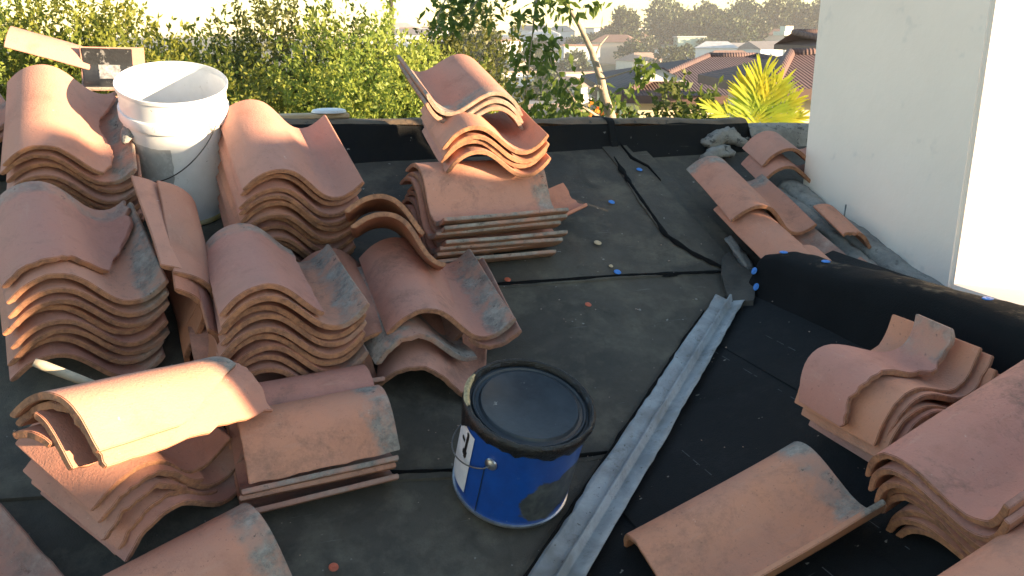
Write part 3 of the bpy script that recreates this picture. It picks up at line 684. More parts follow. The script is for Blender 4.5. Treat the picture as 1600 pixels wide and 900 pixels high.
o = mobj('clay_crumbs', pydata('clay_crumbs', v, f, mat_plain('crumb', (.40, .24, .17), (.25, .22, .2), 50, .9, 0, 0))); tag(o, 'tiny crumbs of broken clay scattered over the felt', 'debris', None, 'stuff')

# ------------------------------------------------------------------ blue can
CAN = empty('blue_can', (0, 0, 5.5), 'blue metal can with a tar smeared black lid and a wire handle', 'can')
CM = pose('L', 0, 0, .024, 0, 0, 3.5); CAN.matrix_local = CM
H_, RC = .245, .134
M = NM('blue_paint'); P_ = M.coord(); x, y, z = M.sep(P_)[:3]
at = M.n('ShaderNodeMath', operation='ARCTAN2'); M.l(y, at.inputs[0]); M.l(x, at.inputs[1]); ang = at.outputs[0]
nz = M.noise(P_, 20, 5, .7); c = M.mix(M.rng(nz, .35, .7), (.006, .075, .38), (.008, .055, .28))
scn = M.noise(M.scaled(P_, (1, 1, .3)), 70, 4, .7); c = M.mix(M.rng(scn, .66, .71, 0, .5), c, (.28, .35, .45))
# grey spill low on the right of the front
dx = M.math('MULTIPLY', M.math('ADD', ang, 1.38), .134); dz = M.math('ADD', z, -.075)
dd = M.math('SQRT', M.math('ADD', M.math('MULTIPLY', dx, dx), M.math('MULTIPLY', dz, M.math('MULTIPLY', dz, .9))))
dd = M.math('ADD', dd, M.math('MULTIPLY', M.math('SUBTRACT', M.noise(P_, 16, 4, .6), .5), .055))
sp = M.rng(dd, .062, .056); dx2 = M.math('MULTIPLY', M.math('ADD', ang, .92), .134); dz2 = M.math('ADD', z, -.095)
d2 = M.math('ADD', M.math('SQRT', M.math('ADD', M.math('MULTIPLY', dx2, dx2), M.math('MULTIPLY', dz2, dz2))), M.math('MULTIPLY', M.math('SUBTRACT', M.noise(P_, 16, 4, .6), .5), .04))
sp = M.math('MAXIMUM', sp, M.rng(d2, .062, .056))
c = M.mix(sp, c, M.mix(M.rng(M.noise(P_, 30, 4, .7), .4, .65), (.045, .05, .055), (.10, .105, .10)))
M.col(c); M.set(Roughness=M.rng(sp, 0, 1, .33, .6), Coat_Weight=.15); M.bump(M.noise(P_, 40, 3), .1, .002); CANP = M.m
RIMM = mat_plain('bare_metal', (.55, .56, .58), (.35, .35, .36), 30, .3, .9, 0)
LIDM = mat_plain('lid_metal', (.010, .015, .022), (.034, .042, .052), 9, .38, .15, .25, .003, fine=(38, .67, (.30, .30, .28), .8))
mobj('can_body', lathe('can_body', [(.128, .006), (.129, .012), (.131, .03), (.132, .20), (.136, .214), (.136, .222), (.133, .228)], CANP, 72), None, CAN)
mobj('bottom_rim', lathe('bottom_rim', [(.126, 0), (.132, 0), (.1335, .003), (.1325, .007), (.128, .008)], RIMM, 72), None, CAN)
mobj('lid', lathe('lid', [(0, .238), (.098, .239), (.102, .2415), (.105, .2415), (.109, .236), (.116, .235), (.119, .239), (.122, .239), (.125, .234), (.129, .234), (.131, .245), (.134, .2475), (.139, .246), (.141, .240), (.140, .226), (.134, .224)], LIDM, 72), None, CAN)
mobj('lid_tar', lathe('lid_tar', [(.1285, .236), (.1300, .243), (.1335, .2495), (.137, .2505), (.1415, .247), (.1435, .239), (.1425, .230), (.1395, .221), (.1355, .221)], TAR, 120,
     lambda t, r_, z_: (r_+.0022*noise.noise(Vector((math.cos(t)*9, math.sin(t)*9, z_*60))), z_ - (max(0, .002+.045*noise.noise(Vector((math.cos(t)*4.5, math.sin(t)*4.5, 2)))) if z_ < .2215 else 0) + .0015*noise.noise(Vector((math.cos(t)*16, math.sin(t)*16, 1))))), None, CAN)
GOLD = mat_plain('painted_rim_glint', (.60, .47, .25), (.22, .16, .08), 60, .4, .3, .6, .002)  # gold glint on the lid rim, painted as a yellow metallic strip
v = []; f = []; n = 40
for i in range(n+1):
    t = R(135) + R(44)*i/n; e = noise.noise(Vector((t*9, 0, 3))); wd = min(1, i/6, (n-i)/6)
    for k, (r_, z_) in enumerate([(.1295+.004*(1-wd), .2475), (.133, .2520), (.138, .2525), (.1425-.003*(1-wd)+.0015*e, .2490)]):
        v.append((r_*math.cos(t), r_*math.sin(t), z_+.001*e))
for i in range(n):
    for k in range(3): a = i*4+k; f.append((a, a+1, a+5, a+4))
mobj('glint_streak', pydata('glint_streak', v, f, GOLD, True), None, CAN)
WHITE = mat_plain('paper', (.72, .72, .74), (.6, .6, .63), 30, .6, 0, 0)
def curved_patch(name, t0, t1, z0, z1, r_, mat, n=16, m=8, edge=0):
    v = []; f = []
    for j in range(m+1):
        for i in range(n+1):
            t = t0+(t1-t0)*i/n + (edge*noise.noise(Vector((j*.7, i*.01, 3))) if i in (0, n) else 0); z = z0+(z1-z0)*j/m + (edge*.1*noise.noise(Vector((i*.7, j, 1))) if j in (0, m) else 0)
            v.append((r_*math.cos(t), r_*math.sin(t), z))
    for j in range(m):
        for i in range(n): a = j*(n+1)+i; f.append((a, a+1, a+n+2, a+n+1))
    return pydata(name, v, f, mat, True)
lab = mobj('paper_label', curved_patch('paper_label', R(-204), R(-163), .035, .195, .1335, WHITE), None, CAN)
for (a, b, z0, z1) in [(-175, -171, .12, .19), (-178, -170, .125, .14), (-184, -177, .155, .165)]:
    mobj('tar_mark', curved_patch('tar_mark', R(a), R(b), z0, z1, .1343, TAR, 6, 6, .03), None, CAN)
def ear(t):
    return lathe('handle_ear', [(0, .008), (.005, .008), (.009, .005), (.013, .0035), (.0145, 0)], RIMM, 24), Matrix.Rotation(t, 4, 'Z') @ Matrix.Translation((.1325, 0, .165)) @ Matrix.Rotation(R(90), 4, 'Y')
for t in (R(-140), R(-140+180)):
    me, Mx = ear(t); mobj('handle_ear', me, None, CAN, Mx)
pts = []
a0, a1 = R(-140), R(-140-180)
for i in range(41):
    u = i/40; t = a0+(a1-a0)*u; s_ = math.sin(math.pi*u)
    pts.append((( .143+.004*s_)*math.cos(t), (.143+.004*s_)*math.sin(t), .165-.075*s_**.7))
mobj('wire_handle', tube('wire_handle', pts, .0017, WIRE).data, None, CAN); bpy.data.objects.remove([o for o in COL.objects if o.name.startswith('wire_handle') and o.parent is None][0])
SM = mat_plain('can_seam', (.01, .02, .05), (.01, .03, .08), 20, .4, 0, 0)
mobj('side_seam', tube_bm and curved_patch('side_seam', R(-146), R(-144.8), .012, .15, .1328, SM, 2, 6), None, CAN)

# ------------------------------------------------------------------ white bucket
BK = empty('white_bucket', (-.6, 1.3, 6), 'big white plastic bucket with a wire handle standing between the stacks', 'bucket')
BK.matrix_local = pose('L', -.647, 1.34, .018)
M = NM('white_plastic'); P_ = M.coord(); nz = M.noise(P_, 7, 5, .65)
c = M.mix(M.rng(nz, .4, .75), (.70, .71, .74), (.58, .585, .60)); g = M.noise(M.scaled(P_, (1, 1, .4)), 24, 5, .8); c = M.mix(M.rng(g, .63, .70, 0, .6), c, (.22, .21, .20))
g = M.noise(P_, 45, 3, .8); c = M.mix(M.rng(g, .70, .73, 0, .85), c, (.04, .04, .045))
M.col(c); M.set(Roughness=.4, Subsurface_Weight=.15, Subsurface_Scale=.02); M.b.inputs['Subsurface Radius'].default_value = (1, .9, .8); BP = M.m
hh = .42
mobj('bucket_body', lathe('bucket_body', [(0, .004), (.128, .004), (.132, .008), (.134, .02), (.147, .30), (.1475, .315), (.155, .318), (.156, .322), (.156, .345), (.1545, .348), (.1495, .350), (.150, .385), (.1505, hh-.014), (.156, hh-.012), (.157, hh-.002), (.1555, hh), (.1535, hh-.001), (.1475, hh-.03), (.1450, .35), (.142, .30), (.129, .02), (.125, .01), (0, .01)], BP, 96), None, BK)
mobj('base_ring', lathe('base_ring', [(.129, .0), (.1335, .0), (.1345, .006), (.1348, .016), (.1335, .018)], mat_plain('yellow_stain', (.55, .38, .07), (.60, .50, .30), 20, .5, 0, 0), 72), None, BK)
GL = mat_plain('label_residue', (.40, .40, .40), (.30, .30, .31), 12, .55, 0, .1, .001, fine=(26, .55, (.48, .48, .49), .6))
v = []; f = []
for j in range(13):
    z = .045+.225*j/12; r_ = .1347+(.1472-.134)*(z-.02)/.28+.0004
    for i in range(13):
        t = R(-150)+R(52)*i/12 + (.05*noise.noise(Vector((j*.6, i, 1))) if i in (0, 12) else 0); v.append((r_*math.cos(t), r_*math.sin(t), z+(.006*noise.noise(Vector((i*.6, j, 4))) if j in (0, 12) else 0)))
for j in range(12):
    for i in range(12): a = j*13+i; f.append((a, a+1, a+14, a+13))
mobj('label_residue', pydata('label_residue', v, f, GL, True), None, BK)
for t in (R(-48), R(132)):
    bm = bmesh.new(); add_box(bm, (.157, 0, .333), (.012, .034, .032)); bmesh.ops.bevel(bm, geom=bm.edges[:], offset=.004, segments=2, affect='EDGES')
    mobj('handle_ear', bm_mesh('handle_ear', bm, BP, True, 30), None, BK, Matrix.Rotation(t, 4, 'Z'))
pts = []
for i in range(41):
    u = i/40; t = R(-48)-R(180)*u; s_ = math.sin(math.pi*u)
    pts.append(((.163-.004*s_)*math.cos(t), (.163-.004*s_)*math.sin(t), .333-.175*s_**.85))
mobj('wire_handle', tube('wire_tmp', pts, .0016, mat_plain('dark_wire', (.03, .03, .03), (.06, .06, .06), 30, .4, .7, 0)).data, None, BK); bpy.data.objects.remove(bpy.data.objects['wire_tmp'])

# ------------------------------------------------------------------ unseen wall added behind and right of the viewer, shaped to shade the roof
sd = Vector((.766, -.643, 0)).normalized(); td = Vector((-sd.y, sd.x, 0))
D_ = 4.0; TANE = SUN.z/math.hypot(SUN.x, SUN.y)
SH = empty('shade_caster', (3.1, -2.6, 5.5), 'unseen shade caster added behind the viewer to the right, cut to shape the sunlight', 'building')
sil = [(-3.2, -5.5), (-3.2, .29), (-.33, .29), (-.32, .62), (-3.2, .62), (-3.2, .95), (-.13, .90), (.0, .88), (.12, .93), (.2, .90), (.26, .845), (.4, .83), (.6, .82), (.74, .68), (.85, .62), (.96, .62), (1.04, .72), (1.31, .78), (1.32, -5.5)]  # outline and slot shaped to choose where sun reaches the tiles
v = []
for d in (D_, D_+.3):
    for t, w_ in sil:
        p = sd*d + td*t; v.append((p.x-3.1, p.y+2.6, (w_ + TANE*D_ if w_ > -5 else w_)))
n = len(sil); f = [list(range(n)), list(range(n, 2*n))[::-1]] + [(k, k+n, (k+1) % n+n, (k+1) % n) for k in range(n)]
mobj('wall', pydata('wall', v, f, STUCCO), None, SH)

# ------------------------------------------------------------------ house body under the roof
bm = bmesh.new(); add_box(bm, (-1.7, 1.66, 2.95), (8.6, .07, 5.9)); add_box(bm, (-1.7, -1.8, 1.6), (8.5, 6.6, 3.2))
tag(mobj('house_wall', bm_mesh('house_wall', bm, STUCCO)), 'cream wall of the house below the roof kerb', 'wall')
BOARD = mat_plain('sunned_board', (.55, .40, .24), (.42, .30, .18), 16, .8, 0, .3)
bm = bmesh.new(); add_box(bm, (-.30, 1.64, 6.214), (.50, .075, .018), None); bmesh.ops.bevel(bm, geom=bm.edges[:], offset=.004, segments=1, affect='EDGES')
tag(mobj('timber_board', bm_mesh('timber_board', bm, BOARD)), 'pale timber board lying along the back kerb right of the white bucket', 'board')
tag(mobj('plastic_lid', lathe('plastic_lid', [(0, .012), (.045, .013), (.060, .010), (.064, .004), (.064, 0), (0, 0)], BP, 40), None, None, Matrix.Translation((-.12, 1.645, 6.225))), 'round white plastic lid lying on the timber board', 'lid')

# ------------------------------------------------------------------ distance: bearings from the viewer's side of the roof
HD = Vector((math.sin(R(20)), math.cos(R(20)), 0)); RT = Vector((math.cos(R(20)), -math.sin(R(20)), 0))
def far(b, d, z=0.):
    """b = sideways offset per metre of distance, d = distance along the view"""
    p = Vector((CAM.x, CAM.y, 0)) + HD*d + RT*(b*d); return Vector((p.x, p.y, z))
def tb(px): return (px-800)/1401.
def zz(py, d): return 6.494 + d*(58-py)/1459.
GP = [(-4000, 0), (60, 0), (95, -9), (150, -9), (200, -5.8), (300, 1.2), (430, 5.2), (700, 6.4), (6000, 9)]
def ground(d, l=0):
    for (a, za), (b, zb_) in zip(GP, GP[1:]):
        if a <= d <= b: z = za+(zb_-za)*(d-a)/(b-a); break
    else: z = 0
    if d > 80: z += 1.6*noise.noise(Vector((l*.01, d*.01, 3)))*min(1, (d-80)/150)
    return z
GM = NM('ground'); P_ = GM.coord(); a = GM.noise(P_, .05, 6, .7); b = GM.noise(P_, .6, 5, .7)
c = GM.mix(GM.rng(a, .4, .6), (.12, .11, .075), (.05, .07, .03)); c = GM.mix(GM.rng(b, .5, .7, 0, .5), c, (.20, .17, .13)); GM.col(c); GM.set(Roughness=.9)
ds = [-1000, -600, -100, -20, 0, 20, 40, 60, 70, 80, 90, 100] + list(range(115, 460, 15)) + [500, 560, 640, 760, 1000]
ls = [-1000, -600] + list(range(-420, 421, 20)) + [600, 1000]
v = []; f = []
for d in ds:
    for l in ls:
        p = Vector((CAM.x, CAM.y, 0)) + HD*d + RT*l; v.append((p.x, p.y, ground(d, l)))
n = len(ls)
for i in range(len(ds)-1):
    for j in range(n-1): a = i*n+j; f.append((a, a+1, a+n+1, a+n))
tag(mobj('ground', pydata('ground', v, f, GM.m, True)), 'ground falling into a valley and rising to a far hill', None, None, 'structure')

def leaf_mat(name, c1, c2, tr, amt=.45, yellow=None):
    M = NM(name); oi = M.n('ShaderNodeObjectInfo'); P = M.coord()
    n1 = M.noise(P, 1.9, 3, .6); n2 = M.noise(P, 40, 1, .5)
    c = M.mix(M.rng(n1, .38, .62), c1, c2); c = M.mix(M.rng(n2, .45, .7, 0, .6), c, tr)
    hs = M.n('ShaderNodeHueSaturation'); M.l(c, hs.inputs['Color']); M.l(M.rng(oi.outputs['Random'], 0, 1, .485, .515), hs.inputs['Hue']); M.l(M.rng(oi.outputs['Random'], 0, 1, .8, 1.15), hs.inputs['Value'])
    c = hs.outputs[0]; M.col(c); M.set(Roughness=.5, Specular_IOR_Level=.35)
    t = M.n('ShaderNodeBsdfTranslucent'); M.l(c, t.inputs[0]); mx = M.n('ShaderNodeMixShader'); mx.inputs[0].default_value = amt
    M.l(M.b.outputs[0], mx.inputs[1]); M.l(t.outputs[0], mx.inputs[2]); M.l(mx.outputs[0], M.out.inputs[0]); return M.m
LEAF = leaf_mat('hedge_leaf', (.14, .19, .032), (.23, .26, .042), (.40, .42, .08))
LEAFD = leaf_mat('dark_leaf', (.075, .105, .028), (.12, .14, .035), (.20, .21, .05))
LEAFY = leaf_mat('young_leaf', (.06, .11, .022), (.11, .16, .03), (.19, .23, .045), .5)
LEAFF = leaf_mat('far_leaf', (.035, .055, .022), (.060, .080, .030), (.09, .11, .04), .15)
BARK = mat_plain('bark', (.20, .16, .12), (.11, .09, .07), 25, .9, 0, .6)
BARKP = mat_plain('pale_bark', (.36, .30, .23), (.22, .18, .14), 30, .85, 0, .5)
def leaves_mesh(name, C_, D_, ln, wd, mat, rs, droop=0.):
    """one diamond shaped leaf per row of C_ (base points) along D_ (directions)"""
    n = len(C_); D_ = D_/np.linalg.norm(D_, axis=1)[:, None]
    L = ln*(.65+.7*rs.rand(n))[:, None]; Wd = wd*(.7+.6*rs.rand(n))[:, None]
    r = rs.randn(n, 3); S = np.cross(D_, r); S /= np.linalg.norm(S, axis=1)[:, None]+1e-9
    v = np.empty((n, 4, 3)); v[:, 0] = C_; v[:, 1] = C_+D_*L*.45+S*Wd*.5; v[:, 2] = C_+D_*L; v[:, 3] = C_+D_*L*.45-S*Wd*.5
    v[:, 2, 2] -= droop*L[:, 0]
    me = bpy.data.meshes.new(name); me.vertices.add(n*4); me.vertices.foreach_set('co', v.reshape(-1))
    me.loops.add(n*4); me.loops.foreach_set('vertex_index', np.arange(n*4, dtype=np.int32))
    me.polygons.add(n); me.polygons.foreach_set('loop_start', np.arange(0, n*4, 4, dtype=np.int32)); me.polygons.foreach_set('loop_total', np.full(n, 4, dtype=np.int32))
    me.update(); me.validate(); me.materials.append(mat); return me
def crown_pts(rs, nspr, per, rx, rz, sl, up=.6, shell=.6, lumps=7, low=-.6):
    """sprigs growing out of a lumpy crown; returns leaf bases and directions"""
    lc = rs.randn(lumps, 3); lc /= np.linalg.norm(lc, axis=1)[:, None]; la = .14+.34*rs.rand(lumps)
    d = rs.randn(nspr*2, 3); d /= np.linalg.norm(d, axis=1)[:, None]; d = d[d[:, 2] > low][:nspr]; n = len(d)
    k = 1 + (np.maximum(0, d@lc.T-.55)/.45*la).sum(1) - .10
    rad = k*(shell+(1-shell)*rs.rand(n)**.5)
    c = d*rad[:, None]*np.array([rx, rx, rz])
    g = d*np.array([.8, .8, .5])+np.array([0, 0, up])+rs.randn(n, 3)*.28; g /= np.linalg.norm(g, axis=1)[:, None]
    t = rs.rand(n, per); ll = sl*(.6+.8*rs.rand(n))
    b = c[:, None, :]+g[:, None, :]*(t*ll[:, None])[:, :, None]+rs.randn(n, per, 3)*sl*.05
    e = g[:, None, :]*.75+rs.randn(n, per, 3)*.62
    return b.reshape(-1, 3), e.reshape(-1, 3)
def tree(loc, rx, rz, cz, label, cat, group, seed, nspr, per, sl, ln, wd, mat, name='hedge_tree', up=.6, shell=.55, trunk_r=.07, limbs=6, low=-.6, bark=None, lumps=7):
    rs = np.random.RandomState(seed); rg = random.Random(seed)
    o = empty(name, tuple(loc), label, cat, group)
    b, e = crown_pts(rs, nspr, per, rx, rz, sl, up, shell, lumps, low); b[:, 2] += cz
    mobj('crown', leaves_mesh('crown', b, e, ln, wd, mat, rs), None, o)
    bm = bmesh.new(); top = cz+rz*.25
    tube_bm(bm, [(0, 0, -.3), (rg.uniform(-.05, .05)*rx, 0, cz*.4), (rg.uniform(-.1, .1)*rx, rg.uniform(-.1, .1)*rx, cz*.8), (0, 0, top)], [trunk_r*1.3, trunk_r, trunk_r*.7, trunk_r*.3], 8)
    for k in range(limbs):
        a = 2*math.pi*k/limbs+rg.uniform(-.4, .4); z0 = cz*rg.uniform(.55, .9); rr = rx*rg.uniform(.5, .85)
        tube_bm(bm, [(0, 0, z0), (math.cos(a)*rr*.45, math.sin(a)*rr*.45, z0+rz*.25), (math.cos(a)*rr, math.sin(a)*rr, cz+rz*rg.uniform(-.1, .5))], [trunk_r*.5, trunk_r*.35, trunk_r*.12], 6)
    mobj('trunk', bm_mesh('trunk', bm, bark or BARK, True), None, o); return o
HG = 'trees in the hedge beyond the kerb'
hedge = [(-70, 8.2, -4, .95, 0, 'leftmost bushy tree of the hedge, at the picture edge'), (45, 8.0, 4, .80, 0, 'tall bright hedge tree behind the back left stack'),
         (150, 7.7, 26, .62, 0, 'bright hedge tree behind the black painted tile'), (245, 8.0, 22, .62, 0, 'yellow green hedge tree behind the white bucket'),
         (330, 8.6, 48, .55, 0, 'lower hedge tree just right of the white bucket'), (425, 8.0, 20, .62, 1, 'dark green hedge tree behind the tall stack'),
         (515, 8.3, 30, .62, 1, 'wide dark hedge tree right of the tall stack'), (590, 7.8, 66, .60, 0, 'bright hedge tree left of the dark pole'),
         (655, 7.6, 48, .46, 0, 'slim hedge tree just left of the highest tile pile'), (705, 8.4, 92, .45, 1, 'low hedge tree behind the highest tile pile')]
for i, (px, d, ty, rx, dk, lb) in enumerate(hedge):
    zt = zz(ty, d); rz_ = 1.25; cz = zt-rz_*1.08-.30
    tree(far(tb(px), d), rx, rz_, cz, lb, 'tree', HG, 100+i, 1000, 22, .28, .054, .028, LEAFD if dk else LEAF, up=.75, low=-.35, shell=.45, lumps=9)
low = [(385, 6.3, 118, .42, 'low bright shrub leaning over the kerb right of the bucket'), (500, 6.4, 140, .42, 'low bright shrub over the black back kerb'),
       (610, 6.3, 128, .42, 'low shrub just left of the highest pile'), (300, 6.5, 110, .4, 'low bright shrub directly behind the white bucket')]
for i, (px, d, ty, rx, lb) in enumerate(low):
    zt = zz(ty, d); tree(far(tb(px), d), rx, .75, zt-.88, lb, 'shrub', 'shrubs in front of the hedge', 140+i, 520, 20, .24, .040, .021, LEAF, name='garden_shrub', up=.7, low=-.3, shell=.4)
# shrubs right of the pile
for i, (px, d, ty, rx, rz_, m_, lb) in enumerate([(845, 6.0, 128, .22, .40, LEAFY, 'leafy shrub behind the kerb right of the highest pile'), (905, 6.4, 138, .28, .35, LEAFD, 'dark shrub with orange flowers left of the leaning trunk'),
                                         (965, 6.2, 140, .20, .35, LEAFY, 'shrub at the foot of the leaning trunk'), (1060, 6.4, 118, .17, .40, LEAFD, 'upright dark shrub in front of the cream neighbour wall'),
                                         (1110, 6.2, 128, .22, .36, LEAFY, 'yellowish shrub left of the palm')]):
    zt = zz(ty, d); tree(far(tb(px), d), rx*.75, rz_, zt-rz_-.20, lb, 'shrub', 'shrubs behind the right half of the kerb', 160+i, 110, 11, .14, .058, .034, m_, name='garden_shrub', up=.5, low=-.8, shell=.2, trunk_r=.03)
PETAL = mat_plain('orange_petal', (.85, .32, .04), (.75, .22, .03), 50, .6, 0, 0)
rs = np.random.RandomState(5); fo = empty('flower_cluster', tuple(far(tb(940), 6.1, zz(178, 6.1))), 'orange flowers just above the kerb left of the leaning trunk', 'flowers')
mobj('petals', leaves_mesh('petals', rs.randn(60, 3)*np.array([.09, .05, .025]), rs.randn(60, 3), .03, .025, PETAL, rs), None, fo)

# young tree with a leaning pale trunk, its branches crossing the top of the view
YT = empty('young_tree', tuple(far(tb(975), 5.2)), 'slender young tree with a leaning pale trunk and sparse big leaves', 'tree')
def yp(px, py, d=5.2): return far(tb(px), d, zz(py, d)) - YT.location
def branch(pts, rad): 
    bm = bmesh.new(); tube_bm(bm, pts, rad, 8); return mobj('branch', bm_mesh('branch', bm, BARKP, True), None, YT)
bm = bmesh.new(); tube_bm(bm, [Vector((0, 0, -.2)), yp(985, 600), yp(968, 260), yp(958, 185), yp(946, 150), yp(941, 125), yp(925, 80), yp(905, 40), yp(886, 10), yp(860, -50)], [.06, .045, .034, .032, .028, .024, .018, .013, .010, .006], 10)
mobj('trunk', bm_mesh('trunk', bm, BARKP, True), None, YT)
branch([yp(944, 140), yp(935, 134, 5.1), yp(922, 140, 5.0)], [.010, .008, .004])
branch([yp(930, 90), yp(938, 70, 5.3), yp(950, 56, 5.4)], [.007, .005, .003])
branch([yp(886, 10), yp(840, -20, 5.0), yp(770, -30, 4.8), yp(700, -5, 4.7), yp(684, 25, 4.6), yp(690, 50, 4.6)], [.010, .009, .008, .006, .004, .002])
branch([yp(840, -20, 5.0), yp(835, 20, 4.9), yp(832, 55, 4.9), yp(826, 110, 4.9), yp(822, 150, 4.9)], [.006, .005, .004, .004, .002])
branch([yp(770, -30, 4.8), yp(740, 10, 4.7), yp(715, 30, 4.7)], [.005, .004, .002])
branch([yp(941, 125), yp(990, 110, 5.0), yp(1008, 105, 5.0)], [.006, .004, .002])
branch([yp(960, 200), yp(900, 160, 5.0), yp(862, 100, 5.0), yp(858, 78, 5.0)], [.010, .006, .004, .002])
rs = np.random.RandomState(9); B_ = []; E_ = []
for (px, py, n_, s_, dd_) in [(705, 5, 26, .05, 4.7), (735, 8, 26, .06, 4.7), (765, 4, 20, .04, 4.8), (684, 18, 8, .03, 4.6), (688, 42, 14, .035, 4.6), (715, 28, 16, .03, 4.7), (722, -8, 20, .05, 4.7), (770, 30, 4, .02, 4.8), (868, 6, 18, .04, 5.1), (884, 10, 26, .04, 5.1), (845, -5, 14, .04, 5.0), (812, 26, 16, .03, 4.9), (838, 20, 14, .025, 4.9), (845, 38, 8, .03, 4.9),
                         (822, 72, 24, .04, 4.9), (808, 88, 20, .035, 4.9), (856, 72, 26, .045, 5.0), (872, 62, 14, .03, 5.0), (858, 92, 22, .04, 5.0), (826, 112, 26, .045, 4.9), (818, 138, 24, .04, 4.9), (925, 8, 14, .035, 5.1), (932, -5, 16, .035, 5.1), (1006, 104, 26, .035, 5.0), (1010, 116, 16, .03, 5.0), (960, 160, 20, .04, 5.2), (985, 140, 14, .035, 5.2), (880, 140, 40, .07, 5.0), (900, 165, 50, .07, 5.0), (846, 160, 36, .06, 4.9)]:
    c = np.array(yp(px, py, dd_)); b = c+rs.randn(n_, 3)*s_; B_.append(b); e = rs.randn(n_, 3)*.7+np.array([0, 0, -.55]); E_.append(e)
mobj('crown', leaves_mesh('crown', np.vstack(B_), np.vstack(E_), .062, .032, LEAFY, rs, .1), None, YT)

# palm fronds
PALM = NM('palm_leaf'); P_ = PALM.coord(); c = PALM.mix(PALM.rng(PALM.noise(P_, 6, 3), .35, .65), (.62, .55, .04), (.40, .50, .05)); PALM.col(c); PALM.set(Roughness=.5)
t = PALM.n('ShaderNodeBsdfTranslucent'); PALM.l(c, t.inputs[0]); mx = PALM.n('ShaderNodeMixShader'); mx.inputs[0].default_value = .5; PALM.l(PALM.b.outputs[0], mx.inputs[1]); PALM.l(t.outputs[0], mx.inputs[2]); PALM.l(mx.outputs[0], PALM.out.inputs[0]); PALM = PALM.m
pb = far(tb(1190), 5.6, 0); pz = zz(196, 5.6)
PT = empty('palm', (pb.x, pb.y, 0), 'palm with yellow lit fronds fanning up beside the white wall', 'palm')
bm = bmesh.new(); tube_bm(bm, [(0, 0, -.2), (.02, 0, 3), (0, 0, pz-.1)], [.09, .07, .045], 10); mobj('trunk', bm_mesh('trunk', bm, BARK, True), None, PT)
def frond(base, direc, length, nl, ll, spread, seed):
    """a rachis with a comb of strap leaflets on both sides"""
    rg = random.Random(seed); v = []; f = []; D = Vector(direc).normalized(); side = D.cross(Vector((-HD.x, -HD.y, 0))).normalized(); up = side.cross(D)
    for k in range(nl):
        u = k/(nl-1); c = Vector(base)+D*length*u - Vector((0, 0, .12*u*u*length))
        for s_ in (-1, 1):
            a = R(spread*(1-.75*u)+rg.uniform(-5, 5)); d = (D*math.cos(a)+side*s_*math.sin(a)+up*rg.uniform(-.12, .12)).normalized(); l = ll*(.75+.35*math.sin(math.pi*min(1, u+.15)))*rg.uniform(.85, 1.1)
            n = d.cross(Vector((-HD.x, -HD.y, .1))).normalized(); b = len(v)
            for q, (t_, w_) in enumerate([(0, .003), (.35, .0075), (.75, .006), (1, .0008)]):
                p = c+d*l*t_-Vector((0, 0, .10*l*t_*t_)); v += [p+n*w_, p-n*w_]
            for q in range(3): a_ = b+q*2; f.append((a_, a_+1, a_+3, a_+2))
    me = pydata('frond', v, f, PALM); mobj('frond', me, None, PT)
for (sx, up_, le, nl, ll, sp, sd_) in [(.02, 1, .36, 22, .24, 62, 1), (.35, 1, .30, 18, .22, 55, 2), (-.25, 1, .30, 18, .20, 48, 3), (.75, .8, .26, 16, .17, 50, 4), (-.9, .55, .30, 14, .13, 45, 5), (1.2, .5, .22, 14, .13, 50, 6)]:
    frond(Vector((RT.x*sx*.06, RT.y*sx*.06, pz-.02)), RT*sx+Vector((0, 0, up_))-HD*.15, le, nl, ll, sp, sd_)

# ------------------------------------------------------------------ neighbour houses
def roof_mat(name, c1, c2, sx):
    M = NM(name); P = M.coord(); n = M.noise(P, 1.2, 5, .7)
    c = M.mix(M.rng(n, .35, .65), c1, c2); wv = M.n('ShaderNodeTexWave'); M.l(P, wv.inputs[0]); wv.inputs['Scale'].default_value = sx; wv.bands_direction = 'X'
    w2 = M.n('ShaderNodeTexWave'); M.l(P, w2.inputs[0]); w2.inputs['Scale'].default_value = sx*.8; w2.bands_direction = 'Y'; w2.wave_profile = 'SAW'
    c = M.mix(M.n('ShaderNodeMath', operation='ADD').outputs[0] if False else M.rng(wv.outputs[1], .2, .5, .35, 0), c, tuple(q*.4 for q in c1)); c = M.mix(M.rng(w2.outputs[1], .85, 1, 0, .5), c, tuple(q*.4 for q in c1))
    M.col(c); M.set(Roughness=.8); M.bump(wv.outputs[1], .5, .03); return M.m
RB = roof_mat('brown_roof', (.13, .080, .078), (.095, .062, .062), 4.5); RR = roof_mat('red_roof', (.155, .085, .075), (.12, .072, .066), 5)
CREAM = mat_plain('cream_paint', (.72, .64, .48), (.66, .58, .43), 3, .9, 0, .1); GLASS = mat_plain('dark_glass', (.04, .05, .06), (.08, .09, .10), 3, .15, 0, 0); FASC = mat_plain('fascia', (.12, .07, .06), (.10, .06, .05), 5, .7, 0, 0)
